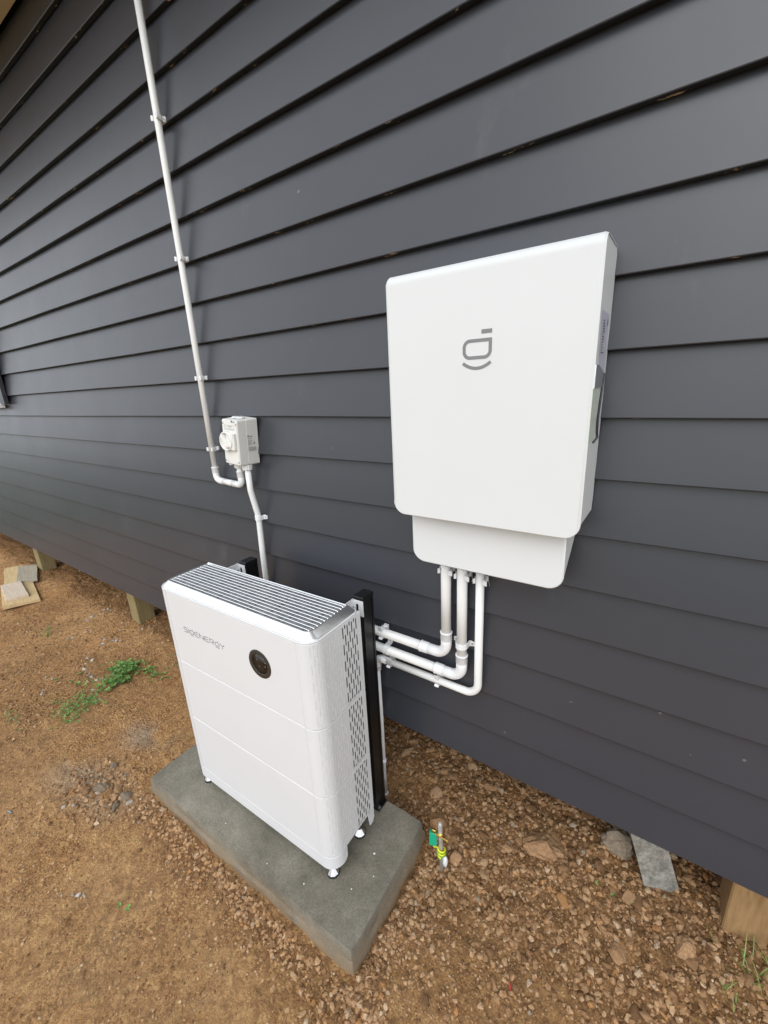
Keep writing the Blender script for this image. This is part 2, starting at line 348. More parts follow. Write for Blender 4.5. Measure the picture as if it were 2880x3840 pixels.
M['leaf'] = leaf('clover_leaf', (.05, .14, .025), (.20, .36, .08)); M['grass'] = leaf('grass_blade', (.09, .20, .03), (.28, .36, .10))
M['straw'] = leaf('dry_straw', (.34, .24, .12), (.52, .42, .26))

# ------------------------------------------------------------------ ground height
def vnoise(x, y, s, seed):
    r2 = np.random.default_rng(seed); T = r2.random((128, 128))
    fx = np.asarray(x)*s; fy = np.asarray(y)*s; ix = np.floor(fx).astype(int); iy = np.floor(fy).astype(int)
    tx = fx-ix; ty = fy-iy; tx = tx*tx*(3-2*tx); ty = ty*ty*(3-2*ty)
    g = lambda a, b: T[a % 128, b % 128]
    return (g(ix, iy)*(1-tx)+g(ix+1, iy)*tx)*(1-ty)+(g(ix, iy+1)*(1-tx)+g(ix+1, iy+1)*tx)*ty-.5
def sst(a, b, x):
    t = np.clip((np.asarray(x, float)-a)/(b-a), 0, 1); return t*t*(3-2*t)
def rough_mask(x, y):     # 1 where the soil is loose and stony (right of and behind the slab)
    x = np.asarray(x, float); y = np.asarray(y, float)
    a = sst(-.95, -.5, x+.35*vnoise(x, y, 3, 5))*sst(-.62, -.15, y+.5*(x+.5)*.0+.25*vnoise(x, y, 4, 6))
    b = sst(-.02, .12, y)*.8
    return np.clip(np.maximum(a, b), 0, 1)
def gh(x, y):
    x = np.asarray(x, float); y = np.asarray(y, float)
    h = .030-.035*np.exp(-((x+.86)/.16)**2-((y-.0)/.09)**2)+.008*sst(-1.25, -2.0, x)+.035*sst(-.3, .1, y)*sst(-2, -3, x)
    h = h+.085*sst(-.30, .10, y)*sst(-.75, .0, x)
    h = h+.014*vnoise(x, y, 1.7, 1)+.012*vnoise(x, y, 5, 2)
    rm = rough_mask(x, y)
    h = h+(.007+.014*rm)*vnoise(x, y, 14, 3)+(.005+.012*rm)*vnoise(x, y, 34, 4)+(.0035+.004*rm)*vnoise(x, y, 80, 8)
    # clods along the slab's front edge and a shallow dip round the earth rod
    h = h-.015*np.exp(-((x+.505)**2+(y+.162)**2)/.003)
    return h
def axis(a, b, d, lo, hi):
    c = list(np.arange(a, b+1e-9, d)); s = d; p = a; L = []
    while p > lo: s *= 1.35; p -= s; L.append(max(p, lo))
    s = d; p = b; Rr = []
    while p < hi: s *= 1.35; p += s; Rr.append(min(p, hi))
    return np.array(L[::-1]+c+Rr)
gx = axis(-6.2, .9, .0125, -70, 70); gy = axis(-1.7, .9, .0125, -70, 70)
GX, GY = np.meshgrid(gx, gy, indexing='ij'); GZ = gh(GX, GY)
nx, ny = GX.shape; V = np.stack([GX, GY, GZ], -1).reshape(-1, 3)
idx = np.arange(nx*ny).reshape(nx, ny)
F = np.stack([idx[:-1, :-1], idx[1:, :-1], idx[1:, 1:], idx[:-1, 1:]], -1).reshape(-1, 4)
def np_mesh(name, V, F, mat, parent=None, smooth=True):
    me = bpy.data.meshes.new(name); k = F.shape[1]
    me.vertices.add(len(V)); me.vertices.foreach_set('co', V.astype(np.float32).ravel())
    me.loops.add(F.size); me.loops.foreach_set('vertex_index', F.astype(np.int32).ravel())
    me.polygons.add(len(F)); me.polygons.foreach_set('loop_start', np.arange(0, F.size, k, dtype=np.int32)); me.polygons.foreach_set('loop_total', np.full(len(F), k, np.int32))
    me.update(calc_edges=True); me.polygons.foreach_set('use_smooth', np.full(len(F), smooth)); me.materials.append(mat)
    o = bpy.data.objects.new(name, me); COL.objects.link(o); o.parent = parent; return o
ground = np_mesh('ground', V, F, M['ground']); ground['kind'] = 'structure'
loose = np.clip(rough_mask(GX, GY)*.85+.75*np.exp(-((GY+.64)/.05)**2)*(GX > -1.7)*(GX < -.5)+.35*sst(.0, .3, vnoise(GX, GY, 2.2, 21))*sst(-2.0, -2.8, GX), 0, 1)
greyd = .85*np.clip(1.1*np.exp(-((GX+1.92+.3*vnoise(GX, GY, 5, 22))/.20)**2-((GY+.70-.35*(GX+1.9)*.5)/.085)**2)+.8*np.exp(-((GX+2.05)/.13)**2-((GY+.45)/.08)**2), 0, 1)*sst(-.25, .15, vnoise(GX, GY, 13, 23)+.15)
ca = ground.data.color_attributes.new('soil', 'FLOAT_COLOR', 'POINT')
ca.data.foreach_set('color', np.stack([loose, greyd, 0*loose, 0*loose+1], -1).astype(np.float32).ravel())

# ------------------------------------------------------------------ house: lapped boards, soffit, piles, window
Z0 = .3982; P = .15; XL, XR = -9.0, 2.6
house = empty('house', (0, 0, 0), label='charcoal weatherboard house wall on low piles behind the white units', cat='house')
LAP = .021
for i in range(20):
    z = Z0+P*i; top = min(P+.022, 3.385-z); w = random.uniform(-.0007, .0007)
    sl_ = LAP/P
    prof = [(.0, .0025), (.0008, .0008), (.0025, 0), (.0195, 0), (.0195+top*sl_*.55, top), (top*sl_+.0, top)]
    # the face leans back so each board tucks under the one above
    prof = [(.0+.0, .003), (.0010, .0010), (.003, 0), (.0175, 0), (.0205, .02), (top*sl_+.0030, top), (top*sl_, top)]
    mb = MB(); nseg = 24; rings = []
    for k in range(nseg+1):
        X = XL+(XR-XL)*k/nseg; dz = .0012*math.sin(X*1.7+i*2.1)+.0006*math.sin(X*5.1+i); dy = .0010*math.sin(X*1.1+i*1.3)+w
        rings.append([(X, y+dy, z+zz+dz) for y, zz in prof])
    mb.loft(rings, True, True, True, False)
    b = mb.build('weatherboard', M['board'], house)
mb = MB(); mb.box(XL, XR, .04, 8.0, .44, 3.6); mb.build('house_light_block', M['dark'], house)  # unseen dark box filling the house body, added to block sky light
mb = MB(); mb.box(XL, XR, -.42, .0, 3.385, 3.40); mb.build('soffit', M['soffit'], house)
mb = MB(); mb.box(XL, XR, -.445, -.422, 3.36, 3.56, .003); mb.build('fascia', M['trim'], house)
mb = MB(); mb.add([(XL, -.48, 3.565), (XR, -.48, 3.565), (XR, 4.2, 5.0), (XL, 4.2, 5.0), (XL, -.48, 3.59), (XR, -.48, 3.59), (XR, 4.2, 5.03), (XL, 4.2, 5.03)], [(0, 1, 2, 3), (7, 6, 5, 4), (0, 4, 5, 1), (1, 5, 6, 2), (3, 2, 6, 7), (0, 3, 7, 4)]); mb.build('roof', M['trim'], house)
def pile(x0, x1, y0, y1, mat, name, label, zb=-.2, lean=0.0):
    mb = MB(); t = Matrix.Shear('XY', 4, (lean, 0)) if lean else None
    mb.box(x0, x1, y0, y1, zb, .445, .004, t); o = mb.build(name, mat, house); o['label'] = label; return o
pile(-3.235, -3.125, .08, .20, M['pileA'], 'timber_pile', 'square sawn timber pile left of the white battery stack')
pile(-5.15, -5.03, .08, .20, M['pileA'], 'timber_pile', 'greenish timber pile beside the plank offcuts')
pile(.292, .392, .085, .205, M['pileB'], 'timber_pile', 'warm brown timber pile at the right edge')
mb = MB(); mb.box(.300, .36, .207, .26, -.2, .445, .003); o = mb.build('pile_block', M['pileB'], house)
pile(.42, .52, .10, .22, M['pileB'], 'timber_pile', 'timber pile just outside the right edge')
mb = MB()
mb.add([(.160, .09, -.1), (.262, .125, -.1), (.230, .23, -.1), (.125, .20, -.1), (-.006, .085, .445), (.082, .115, .445), (.050, .215, .445), (-.050, .185, .445)],
       [(3, 2, 1, 0), (4, 5, 6, 7), (0, 1, 5, 4), (1, 2, 6, 5), (2, 3, 7, 6), (3, 0, 4, 7)])
o = mb.build('concrete_pile', M['pile'], house); o['label'] = 'leaning pale grey concrete pile under the wall'
# window whose corner just enters at the left edge
win = MB(); win.box(-4.36, -4.255, -.030, -.002, 1.69, 2.75, .002); w1 = win.build('window_facing', M['trim'], house)
win = MB(); win.box(-4.95, -4.362, -.045, -.002, 1.66, 1.688, .003); win.build('window_sill', M['pvc2'], house)
win = MB(); win.box(-4.95, -4.362, -.006, -.001, 1.69, 2.75); win.build('window_pane', M['glass'], house)
# filled nail holes on the lowest boards
for px, pz in ((.055, .83), (.12, .69), (.10, .54), (.235, .78), (-.35, .57)):
    i = int((pz-Z0)/P); y = (pz-(Z0+P*i))*LAP/P
    mb = MB(); mb.lathe([(.0036, 0), (.0042, .0006), (.0034, .0011), (.0022, .0006), (.0001, .0005)], 14, Matrix.Translation((px, y-.0003, pz)) @ Matrix.Rotation(R(90), 4, 'X')); mb.build('nail_plug', M['plug'], house)

# ------------------------------------------------------------------ concrete slab
mb = MB(); zt = .105
corn = [(-1.712, -.577), (-.594, -.560), (-.609, -.108), (-1.70, -.100)]
def outline(off, z, jit, seed):
    r2 = random.Random(seed); pts = []
    c = Vector((sum(p[0] for p in corn)/4, sum(p[1] for p in corn)/4))
    for k in range(4):
        a = Vector(corn[k]); b = Vector(corn[(k+1) % 4]); nn = 22 if k % 2 == 0 else 9
        d = (b-a).normalized(); nrm = Vector((d.y, -d.x))
        for j in range(nn):
            t = j/nn; p = a.lerp(b, t)+nrm*(off+r2.uniform(-jit, jit))
            if j == 0: pb = Vector(corn[k-1]); d0 = (a-pb).normalized(); p = a+(nrm+Vector((d0.y, -d0.x)))*(off)*.9+(c-a).normalized()*.006
            pts.append((p.x, p.y, z+r2.uniform(-jit, jit)*.4))
    return pts
lv = [(.016, -.05, .003), (.012, .02, .004), (.009, .052, .003), (.002, .062, .002), (.0, .098, .0014), (-.0025, zt, .0006)]
rings = [outline(o_, z, j, 20+i) for i, (o_, z, j) in enumerate(lv)]
mb.loft(rings, True, False, False, True)
# top: concentric rings so the surface can be slightly uneven
last = rings[-1]; cx = sum(p[0] for p in last)/len(last); cy = sum(p[1] for p in last)/len(last)
tr = [last]
for s_ in (.9, .75, .55, .35, .15):
    tr.append([(cx+(p[0]-cx)*s_, cy+(p[1]-cy)*s_, zt+float(.0025*vnoise(p[0]*s_, p[1]*s_, 6, 11))) for p in last])
mb.loft(tr, True, False, True, True)
slab = mb.build('concrete_slab', M['slab']); mod = slab.modifiers.new('es', 'EDGE_SPLIT'); mod.split_angle = R(32); tag(slab, 'grey concrete slab on the soil under the white battery stack', 'slab')

for fx, fy, fs in ((-.70, -.30, .0042), (-.845, -.505, .0025), (-.66, -.36, .002), (-.78, -.255, .002), (-.70, -.43, .0022), (-1.25, -.52, .002), (-1.0, -.53, .0018)):
    mb = MB(); mb.box(fx-fs, fx+fs*.7, fy-fs*.6, fy+fs, zt-.001, zt+fs*.5, fs*.3, None); mb.build('plaster_fleck', M['pvc2'], slab)

# ------------------------------------------------------------------ battery stack
BW, BD = .767, .225
bat = empty('battery_stack', (-1.513, -.462, zt), (0, 0, R(.9)), 'floor standing white battery stack with grille top and round black display', 'battery')
zr, z1, z2, z3, zb = .920, .626, .363, .104, .050
RC = .05; PX = .057
def per(u):
    """right side wrap: starts on the front PX from the edge, runs round the corner to the back; returns x,y,nx,ny"""
    a = PX-RC
    if u <= a: return BW-PX+u, 0., 0., -1.
    u -= a; al = RC*math.pi/2
    if u <= al: t = u/RC; return BW-RC+RC*math.sin(t), RC-RC*math.cos(t), math.sin(t), -math.cos(t)
    u -= al; return BW, RC+u, 1., 0.
UT = PX-RC+RC*math.pi/2+BD-RC
def side_panel(name, za, zc, parent, nper, mirror=False):
    vs = []; nr = []; fs = []; fn = []
    def put(u, z, d=0.0):
        x, y, nx_, ny_ = per(u); p = (x-nx_*d, y-ny_*d, z)
        n_ = (nx_, ny_, 0)
        if mirror: p = (BW-p[0], p[1], p[2]); n_ = (-n_[0], n_[1], 0)
        vs.append(p); nr.append(n_); return len(vs)-1
    def face(ids, smooth=True):
        ids = ids[::-1] if mirror else ids; fs.append(tuple(ids)); fn.append(smooth)
    e = .0022; a, c = za+.0004+e, zc-.0004-e
    us = list(np.linspace(0.0004, .040, 9))
    def strip(u0, u1):
        face([put(u0, a), put(u1, a), put(u1, c), put(u0, c)])
    for i in range(8): strip(us[i], us[i+1])
    ncol = 19; pw = (.243-.040)/ncol; per_z = (c-a)/nper; sw = .0021
    K = 5
    sw0 = sw
    for k in range(ncol):
        ua = .040+k*pw; ub = ua+pw; um = (ua+ub)/2; thru = k >= 12; sw = .0029 if thru else .0019
        off = 0 if k % 2 == 0 else .5; sl_len = per_z*.68; slots = []
        for q in range(-1, nper+1):
            s0 = a+(q+off+.16)*per_z; s1 = s0+sl_len; s0 = max(s0, a+.004); s1 = min(s1, c-.004)
            if s1-s0 > .008: slots.append((s0, s1))
        bd = [a]+[(slots[q][1]+slots[q+1][0])/2 for q in range(len(slots)-1)]+[c]
        for q, (s0, s1) in enumerate(slots):
            b0, b1 = bd[q], bd[q+1]; ring = []; outr = []
            # bottom half circle then top
            for t in np.linspace(180, 360, K): ring.append((um+sw*math.cos(R(t)), s0+sw+sw*math.sin(R(t))))
            for t in np.linspace(0, 180, K): ring.append((um+sw*math.cos(R(t)), s1-sw+sw*math.sin(R(t))))
            outr = [(ua, s0+sw), (ua, b0), (um, b0), (ub, b0), (ub, s0+sw), (ub, s1-sw), (ub, b1), (um, b1), (ua, b1), (ua, s1-sw)]
            n_ = len(ring); A = [put(*p) for p in ring]; Bo = [put(*p) for p in outr]
            for j in range(n_):
                l = (j+1) % n_; face([Bo[j], Bo[l], A[l], A[j]])
            dep = .0012 if thru else .0016
            C0 = [put(*p) for p in ring]; C1 = [put(p[0], p[1], dep) for p in ring]
            for j in range(n_):
                l = (j+1) % n_; face([C0[j], C0[l], C1[l], C1[j]], False)
            if not thru: face([put(p[0], p[1], dep) for p in ring], True)
    ue = list(np.linspace(.243, UT, 3))
    for i in range(2): strip(ue[i], ue[i+1])
    # chamfered lips top and bottom, and the return at the back
    ul = list(np.linspace(.0004, UT, 34))
    for i in range(33):
        for (zz, zo) in ((c, e), (a, -e)):
            p = [put(ul[i], zz), put(ul[i+1], zz), put(ul[i+1], zz+zo*.6, .0008), put(ul[i], zz+zo*.6, .0008)]
            face(p if zo > 0 else p[::-1], False)
            p = [put(ul[i], zz+zo*.6, .0008), put(ul[i+1], zz+zo*.6, .0008), put(ul[i+1], zz+zo, .010), put(ul[i], zz+zo, .010)]
            face(p if zo > 0 else p[::-1], False)
    p = [put(UT, a), put(UT, a, .012), put(UT, c, .012), put(UT, c)]; face(p[::-1] if False else p, False)
    p = [put(.0004, a), put(.0004, c), put(.0004, c, .004), put(.0004, a, .004)]; face(p, False)
    me = bpy.data.meshes.new(name); me.from_pydata(vs, [], fs); me.polygons.foreach_set('use_smooth', [True]*len(fs))
    ln = []
    for f_, s_ in zip(fs, fn):
        if s_: ln += [nr[i] for i in f_]
        else:
            pn = (Vector(vs[f_[1]])-Vector(vs[f_[0]])).cross(Vector(vs[f_[2]])-Vector(vs[f_[0]]))
            pn = pn.normalized() if pn.length > 1e-12 else Vector((0, 0, 1)); ln += [tuple(pn)]*len(f_)
    me.update(); me.normals_split_custom_set(ln); me.materials.append(M['white2'])
    o = bpy.data.objects.new(name, me); COL.objects.link(o); o.parent = parent; return o
def front_panel(za, zc, parent):
    mb = MB(); mb.box(PX+.0004, BW-PX-.0004, 0, .010, za+.0004, zc-.0004, .0014); return mb.build('front_panel', M['white2'], parent)
for nm, za, zc, npz in (('inverter_module', z1, zr, 5), ('battery_module', z2, z1, 5), ('battery_module', z3, z2, 5)):
    mb = MB(); mb.loft([rrect(.012, BW-.012, .012, BD-.004, (.038, .038, .003, .003), z_, 6) for z_ in (za+.003, zc-.003)], True, True, True); core = mb.build(nm, M['dark'], bat)
    front_panel(za, zc, core)
    side_panel('side_panel', za, zc, core, npz); side_panel('side_panel', za, zc, core, npz, True)
    mb = MB(); mb.box(.014, BW-.014, BD-.004, BD-.001, za+.002, zc-.002); mb.build('back_panel', M['white2'], core)
# plinth skirt: wraps the front and a short return at each side, small toes at the back corners
def offs(u_list, d=0.0, mirror=False):
    L = []
    for u in u_list:
        x, y, a, b_ = per(u); x -= a*d; y -= b_*d; L.append((BW-x if mirror else x, y))
    return L
ur = list(np.linspace(0, PX-RC+RC*math.pi/2+.017, 22)); right = offs(ur); left = offs(ur, 0, True)[::-1]
pathf = left+right; rightb = offs(ur, .004); leftb = offs(ur, .004, True)[::-1]; pathb = leftb+rightb
n_ = len(pathf); rings = []
for k in range(n_):
    (x, y), (xb, yb) = pathf[k], pathb[k]
    e = min(k, n_-1-k); lift = .0 if e > 2 else (.016, .006, .001)[e]
    rings.append([(x, y, zb+lift), (x, y, z3-.0035), (x*.998+BW*.001, y+.0008, z3-.0012), (xb, yb, z3-.0012), (xb, yb, zb+lift)])
mb = MB(); mb.loft(rings, True, True, True, False); plinth = mb.build('plinth', M['white2'], bat)
for mx in (0, 1):
    x0, x1 = (BW-.004, BW) if mx else (0, .004)
    mb = MB(); mb.add([(x, y, z) for x in (x0, x1) for y, z in ((BD-.034, z3-.002), (BD-.034, z3-.006), (BD-.026, zb-.004), (BD-.010, zb-.004), (BD, zb+.014), (BD, z3-.002))],
        [(0, 1, 2, 3, 4, 5), (11, 10, 9, 8, 7, 6)]+[(i, i+6, (i+1) % 6+6, (i+1) % 6) for i in range(6)]); mb.build('plinth_toe', M['white2'], bat)
mb = MB(); mb.box(.02, BW-.02, .02, BD-.02, zb+.02, z3+.003); mb.build('plinth_frame', M['lightgrey'], bat)
for fx in (.036, BW-.038):
    for fy in (.027, BD-.045):
        ft = MB(); ft.lathe([(.006, .058), (.006, .030), (.0085, .0285), (.0215, .0095), (.0215, .007)], 10, Matrix.Translation((fx, fy, 0)), smooth=False); f1 = ft.build('foot', M['chrome'], bat)
        ft = MB(); ft.lathe([(.0217, .0085), (.0225, .005), (.0222, .0)], 22, Matrix.Translation((fx, fy, 0))); ft.build('rubber_pad', M['rubber'], f1)
# lid
def lidring(ins, z, extra=0.0):
    r0 = max(.006, RC-ins); rb = max(.006, .026-ins*.6)
    return rrect(ins, BW-ins, ins, BD-ins*.75, (r0, r0, rb, rb), z, 8)
mb = MB(); mb.loft([lidring(.010, zr-.004), lidring(.0004, zr-.001), lidring(.0, zr+.001), lidring(.0, zr+.004), lidring(.0012, zr+.0055), lidring(.004, zr+.0055)], True, False, False, True); lid = mb.build('lid_rim', M['white2'], bat)
mb = MB(); mb.loft([lidring(.0042, zr+.0035), lidring(.005, zr+.0062), lidring(.007, zr+.008), lidring(.0265, zr+.0235), lidring(.0285, zr+.0245), lidring(.030, zr+.0240), lidring(.0305, zr+.010)], True, False, False, True); bez = mb.build('lid_bezel', M['alu'], bat)
mb = MB(); mb.loft([lidring(.029, zr+.0145), lidring(.029, zr+.0155)], True, True, True); mb.build('grille_floor', M['fin'], bez)
NS = 11
for k in range(NS):
    y = .030+(k+.75)*(BD-.030-.0225)/(NS+.35); w_ = .0026
    e = .036 if k in (0, NS-1) else .0302
    mb = MB(); seg = [(e, .0), (e+.002, .0075), (e+.005, .0118), (e+.010, .0138)]
    xs = seg+[(BW-x, z) for x, z in seg[::-1]]
    if k not in (0,): pass
    rings = [[(x, y-w_, zr+.0155), (x, y-w_, zr+.0155+z*.50), (x, y-w_*.55, zr+.0155+z*.64), (x, y+w_*.55, zr+.0155+z*.64), (x, y+w_, zr+.0155+z*.50), (x, y+w_, zr+.0155)] for x, z in xs]
    mb.loft(rings, True, True, True, False); mb.build('grille_slat', M['alu'], bez)
# thin cross ribs under the slats
for j in range(9):
    x = .07+j*.078; mb = MB(); mb.box(x, x+.003, .032, BD-.024, zr+.0156, zr+.0190); mb.build('grille_rib', M['fin'], bez)
# display
dx, dz_ = -.973+1.513, .892-zt
DM = Matrix.Translation((dx, 0, dz_)) @ Matrix.Rotation(R(90), 4, 'X')
mb = MB(); mb.lathe([(.0495, -.002), (.0495, .0008), (.0485, .0018), (.036, .0018), (.0345, .0008), (.0345, -.002)], 48, DM); disp = mb.build('display_ring', M['ring'], bat)
mb = MB(); mb.lathe([(.0345, -.003), (.0344, .0007), (.0001, .0009)], 48, DM); dg_ = mb.build('display_glass', M['blackgloss'], bat)
for (lx, lz) in ((-.010, .014), (.027, .013), (-.004, -.009), (.024, -.002)):
    mb = MB(); mb.lathe([(.0026, .0008), (.0024, .0013), (.0001, .0013)], 10, DM @ Matrix.Translation((lx, lz, 0))); mb.build('indicator', M['plug'], dg_)
# wordmark, drawn as strokes
def bez_arc(x0, z0, x1, z1, sag, n=8): return [(x0+(x1-x0)*t, z0+(z1-z0)*t-sag*4*t*(1-t)) for t in [i/n for i in range(n+1)]]
def wordmark(mb, ox, oz, H, w):
    q = .26
    def S(x, pts, closed=False): mb.ribbon([(ox+(x+a)*H, oz+b*H) for a, b in pts], w, -.0005, .001, closed)
    def rnd(x0, x1, zlo, zhi, r_): return [(x0+r_, zlo), (x1-r_, zlo), (x1-r_*.3, zlo+r_*.3), (x1, zlo+r_), (x1, zhi-r_), (x1-r_*.3, zhi-r_*.3), (x1-r_, zhi), (x0+r_, zhi), (x0+r_*.3, zhi-r_*.3), (x0, zhi-r_), (x0, zlo+r_), (x0+r_*.3, zlo+r_*.3)]
    def letS(x): S(x, [(1.25, 1), (.22, 1), (.06, .93), (0, .78), (.06, .60), (.22, .53), (1.05, .53), (1.2, .45), (1.25, .27), (1.2, .08), (1.05, 0), (0, 0)])
    def letI(x): S(x, [(0, 1), (0, 0)])
    def letG(x):
        S(x, rnd(0, 1.15, .12, .85, q), True); S(x, [(.75, 1.10), (1.05, 1.10)]); S(x, bez_arc(.0, -.12, 1.15, -.12, .14))
    def letE(x): S(x, [(1.25, 1), (.35, 1), (.1, .85), (0, .6), (0, .4), (.1, .15), (.35, 0), (1.25, 0)]); S(x, [(.12, .5), (1.15, .5)])
    def letN(x): S(x, [(0, 0), (0, 1), (1.2, 0), (1.2, 1)])
    def letR(x): S(x, [(0, 0), (0, 1), (.95, 1), (1.15, .9), (1.22, .7), (1.15, .52), (.95, .42), (.45, .42), (1.22, 0)])
    def letY(x): S(x, [(0, 1), (.3, .66), (.62, .52), (.94, .66), (1.24, 1)]); S(x, [(.62, .32), (.62, 0)])
    x = 0
    for fn, adv in ((letS, 1.62), (letI, .38), (letG, 1.52), (letE, 1.62), (letN, 1.55), (letE, 1.62), (letR, 1.62), (letG, 1.5), (letY, 1.3)): fn(x); x += adv
    return x
mb = MB(); wordmark(mb, -1.378+1.513, .8815-zt, .0172*1.06, .0020); o = mb.build('wordmark', M['grey'], bat); o['label'] = 'thin grey SIGENERGY wordmark'
# wall brackets at the top rear corners
def bracket(xc, parent):
    mb = MB(); yb = -.170+.462-math.sin(R(.9))*xc-.0005
    mb.box(xc-.020, xc+.020, yb, yb+.002, zr-.060, zr-.003, .0006)
    mb.box(xc-.022, xc-.0195, BD-.006, yb+.002, zr-.030, zr-.001, .0006)
    b = mb.build('bracket', M['white2'], parent)
    mb = MB(); rings = [[(xc-.004+.0045*math.cos(R(t)), yb-d, zr-.030+(.010 if 0 <= t < 180 else -.010)+.0045*math.sin(R(t))) for t in range(0, 360, 30)] for d in (-.001, .0006)]
    mb.loft(rings, True, True, True); mb.build('bracket_slot', M['dark'], b)
bracket(-.795+1.513, bat); bracket(-1.398+1.513, bat)

# ------------------------------------------------------------------ black struts behind the stack
def strut(x0, label):
    t = empty('steel_strut', (x0, -.137, zt), label=label, cat='post', group='black steel struts behind the battery stack')
    h = 1.026-zt; a, b, k, l = .0195, .0285, .0025, .009
    prof = [(-a, -b), (a, -b), (a, -b+l), (a-k, -b+l), (a-k, b-l), (a, b-l), (a, b), (-a, b)]
    mb = MB(); mb.loft([[(x, y, z) for x, y in prof] for z in (0, h)], True, True, True); mb.build('channel', M['black'], t)
    mb = MB(); mb.box(-a-.0015, a+.0015, -b-.0015, b+.0015, h-.010, h+.007, .0015); mb.build('end_cap', M['black'], t)
    mb = MB(); mb.box(-.03, .03, -.0285, .0285, 0, .006, .001); bp = mb.build('base_plate', M['black'], t)
    mb = MB(); mb.lathe([(.008, .006), (.008, .013), (.004, .014), (.004, .022)], 6, Matrix.Translation((.024, -.018, 0)), False); mb.build('anchor_bolt', M['steel'], bp)
strut(-.8025, 'black steel strut by the conduits at the stack\'s right rear corner')
strut(-1.398, 'black steel strut below the isolator, mostly hidden by the stack')

# ------------------------------------------------------------------ conduits
def coupling(c, axis, r_, L, parent, name='coupling', flip=False):
    A = Matrix.Translation(c) @ {'z': Matrix.Identity(4), 'x': Matrix.Rotation(R(90), 4, 'Y')}[axis]
    if flip: A = A @ Matrix.Rotation(R(180), 4, 'X')
    mb = MB(); mb.lathe([(r_, -L/2), (r_+.0022, -L/2), (r_+.0030, -L/2+.001), (r_+.0030, L/2-.004), (r_+.0042, L/2-.003), (r_+.0042, L/2-.0005), (r_+.0036, L/2), (r_, L/2)], 26, A)
    return mb.build(name, M['pvc2'], parent)
def clip(c, axis, r_, parent, name='clip'):
    """spring clip on the wall: two curved prongs, one with a flared lip"""
    c = Vector(c); A = Matrix.Translation(c) @ {'z': Matrix.Identity(4), 'x': Matrix.Rotation(R(-90), 4, 'Y')}[axis]
    mb = MB(); w_ = .008; g = r_+.0015; t = .0028; yw = -c.y
    for sgn in (1, -1):
        ins = [(sgn*(g*math.cos(R(a))), g*math.sin(R(a))) for a in range(40, -41, -16)]
        ouo = [(sgn*((g+t)*math.cos(R(a))), (g+t)*math.sin(R(a))) for a in range(40, -41, -16)]
        lipx = .016 if sgn > 0 else .006; ex, ey = ouo[-1]; ix, iy = ins[-1]
        ins2 = [(sgn*g*.8, yw+.004)]+ins+[(ix, iy-.004), (ix+sgn*lipx, iy-.0075)]
        ouo2 = [(sgn*(g+t)*.98, yw+.004)]+ouo+[(ex+sgn*.001, ey-.001), (ix+sgn*lipx, iy-.0045)]
        rings = [[(i_[0], i_[1], -w_), (o_[0], o_[1], -w_), (o_[0], o_[1], w_), (i_[0], i_[1], w_)] for i_, o_ in zip(ins2, ouo2)]
        mb.loft(rings, True, True, True, False, A)
    mb.box(-g-.003, g+.003, yw-.004, yw+.006, -w_*1.1, w_*1.1, .001, A)
    # stiffening side plate of the long prong
    x0 = g+t*.6
    mb.add([(x0, yw+.004, -w_), (x0+.0015, yw+.004, -w_), (x0+.018, -g*.75, -w_), (x0+.018, -g*.55, -w_), (x0, yw+.004, -w_+.0025), (x0+.0015, yw+.004, -w_+.0025), (x0+.018, -g*.75, -w_+.0025), (x0+.018, -g*.55, -w_+.0025)],
           [(0, 1, 3, 2), (4, 6, 7, 5), (0, 4, 5, 1), (2, 3, 7, 6), (1, 5, 7, 3), (0, 2, 6, 4)], False, A)
    return mb.build(name, M['pvc2'], parent)
def saddle(c, axis, r_, parent):
    c = Vector(c); A = Matrix.Translation(c) @ {'z': Matrix.Identity(4), 'x': Matrix.Rotation(R(-90), 4, 'Y')}[axis]
    mb = MB(); g = r_+.0008; t = .0026; w_ = .010; yw = -c.y-.0005; e = g+.020
    ins = [(-e, yw-.0), (-g-.003, yw), (-g, yw-.004)]+[(g*math.cos(R(a)), g*math.sin(R(a))) for a in range(180, 361, 15)]+[(g, yw-.004), (g+.003, yw), (e, yw)]
    ouo = [(-e, yw-t), (-g-.006, yw-t), (-g-t, yw-.007)]+[((g+t)*math.cos(R(a)), (g+t)*math.sin(R(a))) for a in range(180, 361, 15)]+[(g+t, yw-.007), (g+.006, yw-t), (e, yw-t)]
    rings = []
    for k, (i_, o_) in enumerate(zip(ins, ouo)):
        ww = w_*.72 if k in (0, len(ins)-1) else w_
        rings.append([(i_[0], i_[1], -ww), (o_[0], o_[1], -ww), (o_[0], o_[1], ww), (i_[0], i_[1], ww)])
    mb.loft(rings, True, True, True, False, A); s_ = mb.build('saddle', M['pvc2'], parent)
    for sg in (-1, 1):
        mb = MB(); mb.lathe([(.0034, 0), (.0034, .0012), (.0001, .0018)], 10, A @ Matrix.Translation((sg*(g+.011), yw-t, 0)) @ Matrix.Rotation(R(90), 4, 'X')); mb.build('screw', M['steel'], s_)
    return s_
def pipe(name, pts, r_, parent, mat='pvc', seg=22):
    mb = MB(); mb.tube(pts, r_, seg); return mb.build(name, M[mat], parent)
Y2, Y1 = -.0215, -.0245
